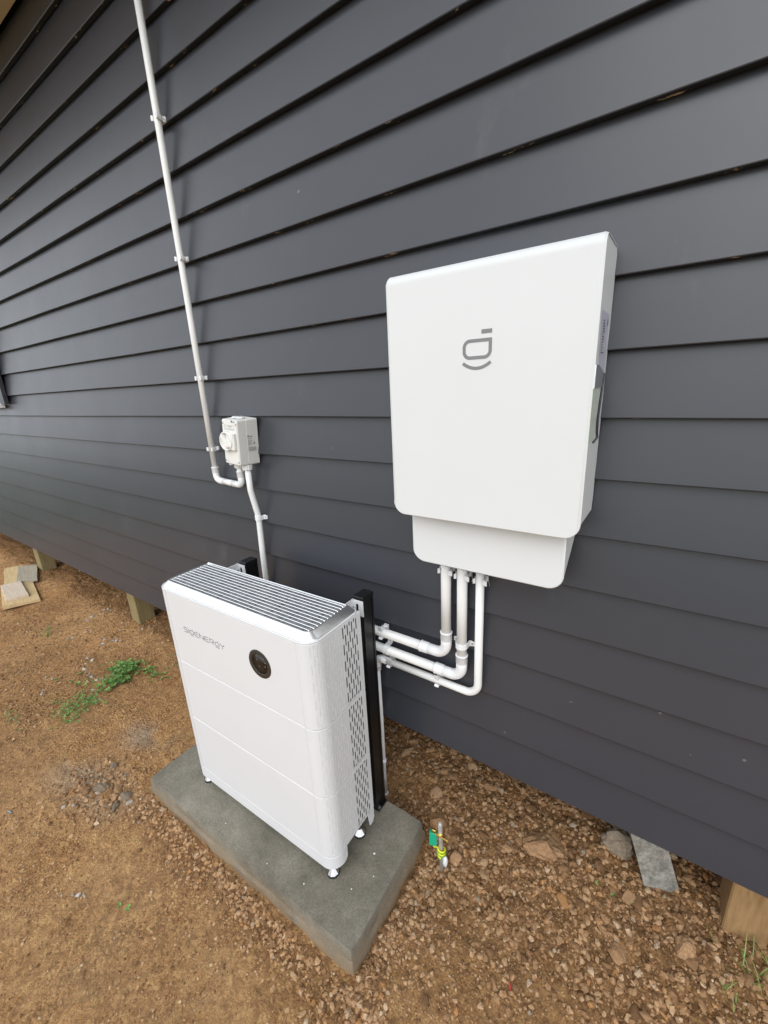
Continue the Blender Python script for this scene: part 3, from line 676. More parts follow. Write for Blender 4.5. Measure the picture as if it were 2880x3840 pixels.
# eave to isolator
c1 = empty('conduit', (-1.70, Y2, 1.32), label='tall white conduit dropping from the eave to the isolator', cat='conduit')
def rel(o, pts): return [Vector(p)-o.location for p in pts]
def kid(o, parent):
    o.matrix_parent_inverse = parent.matrix_basis.inverted() if False else Matrix.Translation(-parent.location); return o
r25, r32 = .0125, .0165
kid(pipe('pipe', [(-1.702, Y2, 3.39), (-1.699, Y2, 2.6), (-1.6985, Y2, 2.0), (-1.70, Y2, 1.375)], r25, c1), c1)
kid(pipe('elbow', arc_path([(-1.70, Y2, 1.376), (-1.70, Y2, 1.318), (-1.645, -.024, 1.318)], .036), r25+.0016, c1, 'pvc2'), c1)
kid(coupling((-1.70, Y2, 1.366), 'z', r25, .026, c1), c1)
kid(pipe('pipe', [(-1.650, -.024, 1.318), (-1.555, -.036, 1.318)], r25+.0008, c1, 'pvc2'), c1)
kid(pipe('elbow', arc_path([(-1.565, -.035, 1.318), (-1.497, -.040, 1.318), (-1.497, -.040, 1.368)], .034), r25+.0016, c1, 'pvc2'), c1)
kid(coupling((-1.497, -.040, 1.366), 'z', r25, .026, c1), c1)
kid(pipe('pipe', [(-1.497, -.040, 1.36), (-1.497, -.040, 1.40)], r25, c1), c1)
for z in (2.657, 2.207, 1.76, 1.46): kid(clip((-1.6985, Y2, z), 'z', r25, c1), c1)
# isolator to the stack
c2 = empty('conduit', (-1.443, -.04, 1.40), label='white conduit from the isolator down behind the battery stack', cat='conduit')
kid(pipe('pipe', arc_path([(-1.443, -.042, 1.405), (-1.444, -.042, 1.30), (-1.442, Y2, 1.18), (-1.449, Y2, 1.0), (-1.455, Y2, .72), (-1.455, -.225, .72)], [.15, .2, .4, .6, .06]), r25, c2), c2)
kid(saddle((-1.442, Y2, 1.176), 'z', r25, c2), c2)
# three from the wall unit to the stack
c3 = empty('conduit', (-.551, Y1, 1.13), label='left thick white conduit below the wall unit, turning left in the top run', cat='conduit')
kid(pipe('pipe', [(-.551, Y1, 1.28), (-.551, Y1, .87)], r32, c3), c3)
kid(pipe('elbow', arc_path([(-.551, Y1, .90), (-.551, Y1, .817), (-.645, Y1, .817)], .062), r32+.0018, c3, 'pvc2'), c3)
kid(coupling((-.551, Y1, .890), 'z', r32, .030, c3), c3); kid(coupling((-.634, Y1, .817), 'x', r32, .030, c3, flip=True), c3)
kid(pipe('pipe', arc_path([(-.62, Y1, .817), (-.98, Y1, .817), (-.98, -.225, .817)], .05), r32, c3), c3)
kid(clip((-.551, Y1, 1.128), 'z', r32, c3), c3); kid(clip((-.812, Y1, .817), 'x', r32, c3), c3)
c4 = empty('conduit', (-.495, Y1, 1.13), label='middle thick white conduit below the wall unit, held by two saddles', cat='conduit')
kid(pipe('pipe', [(-.495, Y1, 1.28), (-.495, Y1, .80)], r32, c4), c4)
kid(pipe('elbow', arc_path([(-.495, Y1, .83), (-.495, Y1, .748), (-.588, Y1, .748)], .062), r32+.0018, c4, 'pvc2'), c4)
kid(coupling((-.495, Y1, .822), 'z', r32, .030, c4), c4); kid(coupling((-.577, Y1, .748), 'x', r32, .030, c4, flip=True), c4)
kid(pipe('pipe', arc_path([(-.57, Y1, .748), (-1.04, Y1, .748), (-1.04, -.225, .748)], .05), r32, c4), c4)
kid(clip((-.495, Y1, 1.122), 'z', r32, c4), c4); kid(saddle((-.4955, Y1, .874), 'z', r32, c4), c4); kid(saddle((-.795, Y1, .749), 'x', r32, c4), c4)
c5 = empty('conduit', (-.438, Y2, 1.13), label='thinner white conduit, rightmost below the wall unit, that drops to the soil', cat='conduit')
kid(pipe('pipe', arc_path([(-.438, Y2, 1.28), (-.438, Y2, .697), (-.815, Y2, .697)], .045, 14), r25+.0005, c5), c5)
kid(pipe('elbow', arc_path([(-.80, Y2, .697), (-.847, Y2, .697), (-.847, Y2, .650)], .024), r25+.0012, c5, 'pvc2'), c5)
kid(coupling((-.847, Y2, .650), 'z', .0105, .022, c5), c5); kid(coupling((-.812, Y2, .697), 'x', r25, .020, c5, flip=True), c5)
kid(pipe('pipe', [(-.847, Y2, .66), (-.845, Y2, .40), (-.846, Y2, -.03)], .0088, c5), c5)
kid(coupling((-.846, Y2, .004), 'z', .0088, .020, c5), c5)
kid(clip((-.438, Y2, 1.118), 'z', r25, c5), c5)
for x in (-.787, -.584): kid(clip((x, Y2, .697), 'x', r25, c5), c5)
mb = MB(); mb.lathe([(.0088, -.010), (.0115, -.009), (.0115, .009), (.0088, .010)], 18, Matrix.Translation((-.8455, Y2, .187))); kid(mb.build('pipe_band', M['pvc2'], c5), c5)
# printed line down the eave conduit
mb = MB(); r2 = random.Random(3)
z = 2.95
while z > 1.42:
    L = r2.uniform(.008, .03)
    xx = -1.6995-.0102 if z > 2.1 else -1.7-.0102
    a = R(-128); px = -1.6995+(r25+.0004)*math.cos(a); py = Y2+(r25+.0004)*math.sin(a); tx, ty = -math.sin(a), math.cos(a); w_ = .0012
    mb.add([(px-tx*w_, py-ty*w_, z), (px+tx*w_, py+ty*w_, z), (px+tx*w_, py+ty*w_, z-L), (px-tx*w_, py-ty*w_, z-L)], [(0, 1, 2, 3)]); z -= L+r2.uniform(.004, .05)
kid(tag(mb.build('printed_line', M['lightgrey'], c1), kind='stuff'), c1)

# ------------------------------------------------------------------ isolator
iso = empty('isolator_switch', (-1.472, 0, 1.413), (0, R(5), 0), 'small white isolator switch box with a rotary knob, beside the tall conduit', 'switch')
w2, hh, dd = .051, .186, .088
def isoprism(y0, y1, x0, x1, z0, z1, r_, y1i=None):
    rings = []
    for y, ins in ((y0, .0), (y1+.004, .002), (y1, .005)):
        rings.append([(p[0], y, p[1]) for p in rrect(x0+ins, x1-ins, z0+ins, z1-ins, r_, 0, 4)])
    return rings
mb = MB(); rg = isoprism(.006, -.050, -w2, w2, 0, hh, .006); mb.loft([r_ for r_ in rg], True, True, True, False)
ibase = mb.build('case_base', M['iso'], iso)
mb = MB(); mb.loft(isoprism(-.051, -dd, -w2+.002, w2-.002, .002, hh-.002, .005), True, True, True, False); mb.build('case_cover', M['iso'], iso)
mb = MB(); mb.box(-.013, w2-.014, -dd-.012, -dd+.001, .064, .134, .003)
kp = mb.build('knob_plate', M['iso'], iso)
KM = Matrix.Translation((-.013, -dd-.012, .098)) @ Matrix.Rotation(R(90), 4, 'X')
mb = MB(); mb.lathe([(.0385, -.012), (.0385, .002), (.0365, .0045), (.0325, .0045), (.0310, -.004), (.0001, -.004)], 40, KM); kn = mb.build('knob', M['iso'], kp)
mb = MB(); mb.box(-.0075, .0075, -.0300, .0300, -.004, .012, .002, KM @ Matrix.Rotation(R(38), 4, 'Z')); mb.build('knob_grip', M['iso'], kp)
mb = MB(); mb.box(-.0014, .0014, -.026, -.021, .0121, .0124, 0, KM @ Matrix.Rotation(R(38), 4, 'Z')); mb.build('knob_pointer', M['red'], kp)
for sx, sz in ((-.040, .017), (.040, .017), (-.040, .167), (.040, .167)):
    mb = MB(); mb.lathe([(.0042, .0), (.0042, .0006), (.0001, .0004)], 14, Matrix.Translation((sx, -dd, sz)) @ Matrix.Rotation(R(90), 4, 'X')); mb.build('cover_screw', M['isodark'], iso)
FR = lambda x, z, y=-dd-.0005: Matrix.Translation((x, y, z)) @ Matrix.Rotation(R(90), 4, 'X')
mb = MB()
for (x0, x1, za, zc) in ((-.031, .029, .1415, .1421), (-.031, .029, .1605, .1611), (-.031, -.0304, .1415, .1611), (.0284, .029, .1415, .1611)): mb.box(x0, x1, -dd-.0005, -dd, za, zc)
text_mesh(mb, 'PV ARRAY', .0072, FR(-.001, .1558)); text_mesh(mb, 'D.C. ISOLATOR', .0068, FR(-.001, .1465))
text_mesh(mb, 'SUPPLY', .0042, FR(-.024, .014)); text_mesh(mb, 'DC', .0042, FR(.024, .014)); text_mesh(mb, 'ON', .0046, FR(.031, .126, -dd-.0125)); text_mesh(mb, 'OFF', .0046, FR(.031, .116, -dd-.0125))
tag(mb.build('cover_print', M['grey'], iso), kind='stuff')
mb = MB(); mb.box(.012, .020, -dd-.0005, -dd, .173, .181); mb.box(.022, .034, -dd-.0005, -dd, .173, .1745); mb.box(.022, .036, -dd-.0005, -dd, .176, .178); mb.build('maker_mark', M['grey'], iso)
mb = MB(); xs_ = w2+.0003; SD = lambda y, z: Matrix.Translation((xs_, y, z)) @ Matrix.Rotation(R(90), 4, 'Z') @ Matrix.Rotation(R(90), 4, 'X')
mb.box(w2, xs_, -.046, -.038, .114, .122); mb.box(w2, xs_, -.035, -.022, .114, .118); mb.box(w2, xs_, -.046, -.028, .108, .1095)
for k in range(7): mb.box(w2, xs_, -.045, -.026+.006*math.sin(k*2.1), .101-k*.0032, .1020-k*.0032)
for k in range(6): mb.box(w2, xs_, -.045, -.006, .073-k*.0030, .0742-k*.0030)
mb.add([(xs_, -.020, .084), (xs_, -.008, .084), (xs_, -.014, .097)], [(0, 1, 2)])
mb.build('side_label', M['lightgrey'], iso)
for gx_, gy_ in ((-.025, -.040), (.029, -.042)):
    mb = MB(); seg = 24
    rr = [(.0205 if j % 2 else .0190) for j in range(seg)]
    rings = [[(gx_+rr[j]*s_*math.cos(2*math.pi*j/seg), gy_+rr[j]*s_*math.sin(2*math.pi*j/seg), z) for j in range(seg)] for z, s_ in ((.001, 1), (-.020, 1), (-.023, .86))]
    mb.loft(rings[::-1], True, True, True, False); mb.build('gland_nut', M['pvc2'], iso)
mb = MB(); mb.lathe([(.009, 0), (.009, -.008), (.006, -.009), (.0001, -.009)][::-1], 16, Matrix.Translation((-.040, -.066, .001))); mb.build('drain_plug', M['pvc2'], iso)
for gx_ in (-.012, .018):
    mb = MB(); mb.lathe([(.016, 0), (.016, .003), (.013, .005), (.0001, .005)], 20, Matrix.Translation((gx_, -.045, hh))); mb.build('top_plug', M['pvc2'], iso)

# ------------------------------------------------------------------ wall unit
gw = empty('wall_unit', (-.404, 0, 1.178), label='large white wall mounted power unit with a grey smiling symbol on its front', cat='power unit')
GX0, GX1 = -.655, -.155; cx0 = -.404
def rel_x(x): return x-cx0
zb_, zt_ = 1.338-1.178, 1.957-1.178
x0, x1 = rel_x(GX0), rel_x(GX1)
# front cover: rolled top edge, big radius lower corners
def cover_ring(ins, y):
    return [(p[0], y, p[1]) for p in rrect(x0+ins, x1-ins, zb_+ins, zt_, (.036-ins, .036-ins, .001, .001), 0, 9)]
mb = MB(); prof = []
yF = -.149; rt_ = .024
# section of the rolled top, then the flat face: one profile swept over x with rounded corners trimmed at the bottom
def xcols(a_, b_, r_): h_ = sorted({0.0, .0008, .002, .004, .0061}|{r_*(1-math.cos(R(t))) for t in range(36, 91, 6)}); return [a_+v for v in h_]+[b_-v for v in h_[::-1]]
xs_list = xcols(x0, x1, .036)
rings = []
for x in xs_list:
    dl = max(0, x0+.036-x, x-(x1-.036)); zlow = zb_+.036-math.sqrt(max(0, .036**2-dl**2))
    top = [(-.008, zt_), (-.10, zt_+.0005)]+[(yF+rt_-rt_*math.sin(R(a)), zt_-rt_+rt_*math.cos(R(a))) for a in range(0, 91, 10)]
    rc = max(0.0, .006-min(x-x0, x1-x)); e2 = .0016*(1 if rc > .0001 else 0)
    rings.append([(x, y+(rc*.55 if y < -.02 else 0), z-(rc*.4 if y > yF+.001 else 0)) for y, z in top]+[(x, yF+rc*.55, zlow+.0022), (x, yF+.0018, zlow), (x, yF+.009, zlow)])
mb.loft(rings, False, False, False, True)
n_ = len(rings[0])
# end strips closing the roll at each side down to the chassis
for k, sgn in ((0, 1), (len(rings)-1, -1)):
    x = rings[k][0][0]; lp = [rings[k][j] for j in range(n_)]; inner = [(x, max(p[1], yF+.009), min(p[2], zt_-.004)) for p in lp]
    b = mb.add(lp+inner, [((j, j+1, n_+j+1, n_+j) if sgn < 0 else (j, n_+j, n_+j+1, j+1)) for j in range(n_-1)])
cov = mb.build('front_cover', M['white'], gw)
def flat_fronts(o_):
    for pl in o_.data.polygons:
        if abs(pl.normal.y) > .985: pl.use_smooth = False
flat_fronts(cov)
mod = cov.modifiers.new('es', 'EDGE_SPLIT'); mod.split_angle = R(40)
# chassis
mb = MB(); rc_ = .010
prof = [(-.0, 1.372-1.178), (yF+.008, 1.372-1.178), (yF+.008, zt_-.016), (yF+.018, zt_-.0025), (-.006, zt_-.0025), (.006, zt_-.016), (.006, 1.40-1.178)]
mb.loft([[(x, y, z) for y, z in prof] for x in (x0+.0014, x1-.0014)], True, True, True); ch = mb.build('chassis', M['white'], gw)
# lower wiring cover
lx0, lx1 = rel_x(-.624), rel_x(-.190); lyF = -.100; lzb = .0005
xs_list = xcols(lx0, lx1, .040)
mb = MB(); rings = []
for x in xs_list:
    dl = max(0, lx0+.040-x, x-(lx1-.040)); zlow = lzb+.040-math.sqrt(max(0, .040**2-dl**2)); rc = max(0, .004-min(x-lx0, lx1-x))
    rings.append([(x, lyF+rc*.5, .200), (x, lyF+rc*.5, zlow+.003), (x, lyF+.002, zlow), (x, lyF+.006, zlow+.0005)])
mb.loft(rings, False, False, False, True)
for x, sgn in ((lx0+.0002, 1), (lx1-.0002, -1)):
    q = [(x, lyF+.002, .196), (x, .004, .196), (x, .004, .118), (x, lyF+.006, .040), (x, lyF+.002, .040)]
    xi = x+.002*sgn; b = mb.add(q+[(xi, p[1], p[2]) for p in q], [(0, 1, 2, 3, 4) if sgn < 0 else (4, 3, 2, 1, 0), (9, 8, 7, 6, 5) if sgn < 0 else (5, 6, 7, 8, 9)]+[(i, i+5, (i+1) % 5+5, (i+1) % 5) for i in range(5)])
lc = mb.build('wiring_cover', M['white'], gw); flat_fronts(lc); mod = lc.modifiers.new('es', 'EDGE_SPLIT'); mod.split_angle = R(40)
mod = lc.modifiers.new('so', 'SOLIDIFY'); mod.thickness = .0012; mod.offset = 0
mb = MB(); mb.box(lx0+.004, lx1-.004, lyF+.02, .004, .090, .196); mb.build('terminal_box', M['white'], gw)
# symbol
mb = MB(); ys0, ys1 = yF-.0006, yF+.001; dzg = 1.178; q = lambda x, z: (rel_x(x), z-dzg)
sx = .0045
a0, a1, b0, b1 = -.4435+sx, -.380+sx, 1.7485, 1.7855; w_ = .0076
r_ = .014; loop = [(a1, b1), (a0+r_, b1)]+[(a0+r_-r_*math.sin(R(t)), b1-r_+r_*math.cos(R(t))) for t in range(15, 91, 15)]+[(a0, b0+r_)]+[(a0+r_-r_*math.cos(R(t)), b0+r_-r_*math.sin(R(t))) for t in range(15, 91, 15)]+[(a1-r_, b0)]+[(a1-r_+r_*math.sin(R(t)), b0+r_-r_*math.cos(R(t))) for t in range(15, 91, 15)]
mb.ribbon([q(*p) for p in loop], w_, ys0, ys1, True)
mb.ribbon([q(-.4015+sx, 1.8035), q(-.3765+sx, 1.8035)], .0088, ys0, ys1)
mb.ribbon([q(*p) for p in bez_arc(-.4465+sx, 1.7375, -.378+sx, 1.7375, .0125, 12)], w_*.95, ys0, ys1)
o = mb.build('symbol', M['midgrey'], gw); o['label'] = 'grey symbol of a rounded letter over a smile'
# latch and labels on the right flank
xs_ = x1-.0014
def sp(y, z, d=.0): return (xs_+d, y, z-1.178)
mb = MB(); mb.add([sp(-.118, 1.822, .0004), sp(-.022, 1.822, .0004), sp(-.015, 1.702, .0004), sp(-.100, 1.702, .0004)], [(3, 2, 1, 0)][::-1]); st = mb.build('rating_label', M['sticker'], gw)
mb = MB()
for k in range(13):
    z = 1.806-k*.0052; L = random.uniform(.3, 1); mb.add([sp(-.092, z, .0008), sp(-.092+.034*L, z, .0008), sp(-.092+.034*L, z-.0026, .0008), sp(-.092, z-.0026, .0008)], [(0, 3, 2, 1)])
mb.add([sp(-.040, 1.812, .0008), sp(-.030, 1.812, .0008), sp(-.030, 1.798, .0008), sp(-.040, 1.798, .0008)], [(0, 3, 2, 1)]); tag(mb.build('label_print', M['grey'], st), kind='stuff')
mb = MB(); pr = [(-.146, 1.719), (-.110, 1.719), (-.036, 1.703), (-.050, 1.671), (-.1465, 1.671)]
mb.loft([[sp(y, z, -.002) for y, z in pr], [sp(y*.98-.002, z+(0 if z < 1.70 else -.002), .0035) for y, z in pr]], True, True, True); la = mb.build('latch', M['alu'], gw)
mb = MB(); pr = [(-.1465, 1.6705), (-.052, 1.6705), (-.080, 1.560), (-.1465, 1.556)]
mb.loft([[sp(y, z, -.001) for y, z in pr], [sp(y, z, .0015) for y, z in pr]], True, True, True); mb.build('latch_plate', M['clear'], gw)
mb = MB(); mb.tube([sp(-.036, 1.700, .003), sp(-.042, 1.66, .003), sp(-.060, 1.60, .003), sp(-.052, 1.572, .003), sp(-.040, 1.558, .003), sp(-.085, 1.553, .002)], .0025, 8); mb.build('latch_wire', M['trim'], gw)
for z in (1.641, 1.620):
    mb = MB(); mb.add([sp(-.048, z+.007, .0006), sp(-.020, z+.007, .0006), sp(-.020, z-.007, .0006), sp(-.048, z-.007, .0006)], [(0, 3, 2, 1)]); mb.build('warning_label', M['orange'], gw)
mb = MB(); mb.add([sp(-.058, 1.655, .0003), sp(-.012, 1.655, .0003), sp(-.012, 1.58, .0003), sp(-.058, 1.58, .0003)], [(0, 3, 2, 1)]); mb.build('label_backing', M['sticker'], gw)

# ------------------------------------------------------------------ earth rod
rod = empty('earth_rod', (-.504, -.162, .0), label='galvanised earth rod with a green tag and yellow wire in the stony soil', cat='earth rod')
RT = Matrix.Rotation(R(-1.3), 4, 'Y')
mb = MB(); mb.lathe([(.0078, -.12), (.0078, .222), (.0066, .232), (.0040, .236)], 18, RT); mb.build('rod', M['galv'], rod)
mb = MB(); mb.lathe([(.0080, .180), (.0105, .180), (.0112, .186), (.0105, .192), (.0080, .192)], 18, RT)
mb.lathe([(.0032, -.022), (.0032, .026), (.0048, .026), (.0048, .031), (.0001, .031)], 8, RT @ Matrix.Translation((.004, -.0115, .186)) @ Matrix.Rotation(R(90), 4, 'Y'), False)
mb.box(-.026, -.012, -.014, -.004, .178, .202, .002, RT); mb.build('clamp', M['brass'], rod)
mb = MB(); TG = Matrix.Translation((-.026, -.014, .182)) @ Matrix.Rotation(R(20), 4, 'Z') @ Matrix.Rotation(R(-8), 4, 'X')
mb.box(-.013, .013, -.0035, .0035, -.044, .006, .0012, TG); mb.box(-.013, .013, .004, .014, .002, .0045, .0008, TG); tg = mb.build('tag', M['green'], rod)
mb = MB(); pts = [(-.024, -.014, .142), (-.022, -.016, .128)]
for k in range(0, 46): a = R(200+k*18); pts.append((.0125*math.cos(a)-.001, .0125*math.sin(a), .118-k*.00072))
hel = [Vector(p) for p in pts]; mb.tube(hel, .0030, 8); wi = mb.build('wire', M['yellow'], rod)
mb = MB(); pts = [Vector((.0158*math.cos(R(200+k*18))-.001, .0158*math.sin(R(200+k*18)), .1145-k*.00072)) for k in range(0, 46)]; mb.tube(pts, .0016, 6); mb.build('wire_stripe', M['leafwire'], rod)
mb = MB(); mb.lathe([(.001, .034), (.007, .040), (.0095, .055), (.0085, .072), (.005, .082), (.001, .084)], 14, Matrix.Translation((.0125, .002, 0))); mb.build('end_plug', M['pvc2'], rod)

# ------------------------------------------------------------------ plank offcuts
def plank(pts, ztop, th, mat, label):
    c = sum((Vector((p[0], p[1], 0)) for p in pts), Vector())/4; ax = ((Vector(pts[2])-Vector(pts[1])).normalized()); ang = math.atan2(ax.y, ax.x)
    o_ = MB(); Mi = Matrix.Rotation(-ang, 4, 'Z')
    loc = [Mi @ (Vector((p[0], p[1], 0))-c) for p in pts]
    a = sum((v.x for v in loc))/4
    e = .0018; rings = []
    for z, s_ in ((0, 1), (th-e, 1), (th, None)):
        ring = []
        for v in loc:
            k = 0 if s_ else e; ring.append((v.x-math.copysign(k, v.x), v.y-math.copysign(k, v.y), z))
        rings.append(ring)
    area = sum(loc[i].x*loc[(i+1) % 4].y-loc[(i+1) % 4].x*loc[i].y for i in range(4))
    if area < 0: rings = [r_[::-1] for r_ in rings]
    o_.loft(rings, True, True, True, False)
    ob = o_.build('plank', mat); ob.location = (c.x, c.y, ztop-th); ob.rotation_euler = (0, 0, ang)
    return tag(ob, label, 'plank', 'plank offcuts by the far pile')
G0 = float(np.max(gh(np.linspace(-5.3, -4.4, 40)[:, None], np.linspace(-.35, .05, 30)[None, :])))-.006
plank([(-5.504, -.104), (-5.436, .032), (-4.915, -.101), (-4.985, -.236)], .080, .027, M['pine'], 'tan plank under the grey one, farthest of the offcuts')
plank([(-5.338, -.028), (-5.225, .100), (-4.787, -.037), (-4.905, -.162)], .1075, .026, M['pinegrey'], 'grey weathered plank lying on top beside the far pile')
plank([(-4.921, -.276), (-4.874, -.136), (-4.466, -.199), (-4.511, -.339)], .1075, .026, M['pinepink'], 'pale pinkish plank on top of the offcuts, nearest the left edge')
plank([(-4.93, -.275), (-4.868, -.055), (-4.334, -.162), (-4.440, -.390)], .080, .027, M['pine'], 'wide yellow plank at the bottom of the offcuts, nearest the viewer')

# ------------------------------------------------------------------ stones
def ico(sub):
    import bmesh
    bm = bmesh.new(); bmesh.ops.create_icosphere(bm, subdivisions=sub, radius=1.0)
    v = np.array([x.co[:] for x in bm.verts]); f = np.array([[l.index for l in p.verts] for p in bm.faces]); bm.free(); return v, f
def rock_shape(sub, seed, flat=.7, crag=.35):
    v, f = ico(sub); r2 = np.random.default_rng(seed); v = v.copy()
    for _ in range(7):          # chop flats so it reads as broken stone
        n_ = r2.normal(size=3); n_ /= np.linalg.norm(n_); d = r2.uniform(.55, .85); s_ = v@n_; over = np.maximum(0, s_-d); v -= over[:, None]*n_
    for k in range(2):
        ph = r2.random(3)*9; v *= (1+crag*.25*np.sin(v@r2.normal(size=3)*3*(k+1)+ph[0]))[:, None]
    v *= np.array([1, r2.uniform(.6, .9), r2.uniform(.5, .8)*flat/.7]); return v, f
def rock_obj(name, seed, pos, size, mat, sub=3, flat=.7, rotz=0.0, parent=None, sink=.3, tilt=0.0):
    v, f = rock_shape(sub, seed, flat); r2 = np.random.default_rng(seed+50); v = v+r2.normal(size=v.shape)*.018
    o_ = np_mesh(name, v*size, f, mat, parent, False)
    o_.location = (pos[0], pos[1], float(gh(pos[0], pos[1]))+size*flat*(.5-sink)); o_.rotation_euler = (tilt, 0, rotz); return o_
on_slab = lambda x, y: (x > -1.735) & (x < -.575) & (y > -.595) & (y < -.085)
tmpl = [rock_shape(2, 100+k) for k in range(10)]; tm = []
for v, f in tmpl:
    me = bpy.data.meshes.new('stone'); me.from_pydata([tuple(p) for p in v], [], [tuple(int(i) for i in q_) for q_ in f]); me.materials.append(M['stone']); tm.append(me)
cnt = 0; placed = []
r2 = np.random.default_rng(12)
def put_stone(x, y, s_, mat=None, name='stone'):
    o_ = bpy.data.objects.new(name, tm[int(r2.integers(0, 10))]); COL.objects.link(o_); o_.parent = ground
    o_.location = (x, y, float(gh(x, y))+s_*.18); o_.scale = (s_*r2.uniform(.85, 1.3), s_*r2.uniform(.8, 1.2), s_*r2.uniform(.8, 1.1)); o_.rotation_euler = (r2.uniform(-.4, .4), r2.uniform(-.4, .4), r2.uniform(0, 6.3))
    if mat: o_.material_slots[0].link = 'OBJECT'; o_.material_slots[0].material = mat
    return o_
while cnt < 235:
    x = r2.uniform(-1.1, .42); y = r2.uniform(-.62, .55)
    if on_slab(x, y) or r2.random() > float(rough_mask(x, y))**1.5: continue
    if (x+.505)**2+(y+.162)**2 < .0009: continue
    s_ = min(.024, .0075*(1+abs(r2.normal())*1.0)) if y < 0 else min(.030, .010*(1+abs(r2.normal())))
    put_stone(x, y, s_); cnt += 1
# clods packed against the slab's front and right edges
for k in range(64):
    t = r2.random(); e = r2.random()
    if e < .70: x = -1.70+1.12*t; y = -.592-abs(r2.normal())*.030-.006
    else: x = -.578+abs(r2.normal())*.02+.006; y = -.56+.42*t
    put_stone(x, y, r2.uniform(.005, .013))
# pale mortar crumbs left of the stack
CR = [(-3.60, -.06), (-3.56, .05), (-3.18, -.17), (-3.08, -.11), (-3.39, -.135), (-3.43, -.235), (-2.87, -.38), (-2.75, -.39), (-2.69, -.40), (-3.02, -.53), (-2.64, -.46), (-3.01, -.31), (-3.03, .09), (-3.21, .01), (-2.97, -.35), (-2.94, -.60)]
for k, (x, y) in enumerate(CR):
    for q_ in range(5 if k in (0, 1, 2, 3, 6) else 2): put_stone(x+r2.normal()*.035, y+r2.normal()*.02, r2.uniform(.006, .016), M['crumb'], 'mortar_crumb')
for (x, y, s_) in ((-1.726, -.664, .016), (-1.90, -.72, .012), (-1.92, -.80, .011), (-1.53, -.937, .009), (-1.51, -.925, .008), (-1.545, -.945, .007), (-1.95, -.83, .009), (-1.81, -.69, .008), (-1.86, -.745, .007)): put_stone(x, y, s_, M['crumb'], 'mortar_crumb')
for k in range(12): put_stone(-1.87+r2.normal()*.09, -.69+r2.normal()*.055, r2.uniform(.010, .024), M['rockgrey'] if k % 2 else M['clod'])
# named rocks
def top_rock(*a, label, **k):
    o_ = rock_obj(*a, **k); return tag(o_, label, 'rock')
top_rock('rock', 31, (-.205, .06), .088, M['clod'], label='largest rounded brown clod half buried right of the earth rod', flat=.55, rotz=.3, sink=.40)
top_rock('rock', 32, (.010, .165), .052, M['rockgrey'], label='grey brown rock with a pale edge beside the leaning concrete pile', flat=.8, rotz=.9, sink=.2)
top_rock('rock', 33, (-.47, -.118), .026, M['clod'], label='orange brown stone right behind the earth rod', flat=.8, sink=.2)
top_rock('rock', 34, (-1.905, -.700), .034, M['rockgrey'], label='flat grey brown rock left of the slab\'s front left corner', flat=.6, rotz=.4)
top_rock('rock', 35, (.20, -.03), .036, M['clod'], label='tan broken stone in front of the right timber pile', flat=.7, rotz=1.1)
top_rock('rock', 36, (.05, -.12), .034, M['clod'], label='jagged tan stone at the lower right of the loose soil', flat=.6, rotz=2.0)
top_rock('rock', 37, (-.585, -.035), .034, M['clod'], label='brown stone against the slab\'s rear right corner', flat=.8, rotz=.6, sink=.2)
# gravel: thousands of small stones
def scatter(n, xr, yr, smin, smax, dens, seed, power=2.2):
    r3 = np.random.default_rng(seed); X = r3.uniform(*xr, n*4); Y = r3.uniform(*yr, n*4)
    keep = (r3.random(n*4) < dens(X, Y)) & ~on_slab(X, Y); X = X[keep][:n]; Y = Y[keep][:n]
    S_ = smin+(smax-smin)*r3.random(len(X))**power; return X, Y, S_, r3
lowT = []
for k in range(12):
    v, f = ico(1); r4 = np.random.default_rng(300+k); v = v*(1+.28*r4.normal(size=(len(v), 1)).clip(-1, 1))*np.array([1, r4.uniform(.65, .95), r4.uniform(.55, .85)]); lowT.append((v, f))
VS = []; FS = []; nb = 0
def emit(X, Y, S_, r3):
    global nb
    Z = gh(X, Y)
    for t in range(12):
        sel = np.where(np.arange(len(X)) % 12 == t)[0]; v, f = lowT[t]; nn = len(sel)
        if not nn: continue
        a = r3.uniform(0, 6.283, nn); b = r3.uniform(-.6, .6, nn); ca, sa, cb, sb = np.cos(a), np.sin(a), np.cos(b), np.sin(b)
        st = S_[sel]; x = v[None, :, 0]*r3.uniform(.8, 1.35, (nn, 1)); y = v[None, :, 1]; z = v[None, :, 2]
        y2 = y*cb[:, None]-z*sb[:, None]; z2 = y*sb[:, None]+z*cb[:, None]
        x3 = x*ca[:, None]-y2*sa[:, None]; y3 = x*sa[:, None]+y2*ca[:, None]
        P_ = np.stack([x3*st[:, None]+X[sel][:, None], y3*st[:, None]+Y[sel][:, None], z2*st[:, None]+(Z[sel]+st*.15)[:, None]], -1).reshape(-1, 3)
        VS.append(P_); FS.append((f[None]+(np.arange(nn)*len(v))[:, None, None]+nb).reshape(-1, 3)); nb += len(P_)
emit(*scatter(17000, (-1.6, .75), (-.75, .75), .003, .012, lambda x, y: rough_mask(x, y), 1, 2.0))
emit(*scatter(12000, (-1.3, .75), (-.95, .1), .0018, .0055, lambda x, y: np.clip(sst(-1.0, .0, x)*.9+.1, 0, 1), 2, 1.5))
emit(*scatter(15000, (-3.4, -.9), (-1.25, .5), .0015, .006, lambda x, y: .35+.65*(vnoise(x, y, 3, 9) > .05), 3, 2.5))
emit(*scatter(6000, (-6.0, -2.6), (-1.2, .5), .003, .010, lambda x, y: .5+.5*(vnoise(x, y, 2.5, 10) > 0), 4, 2.2))
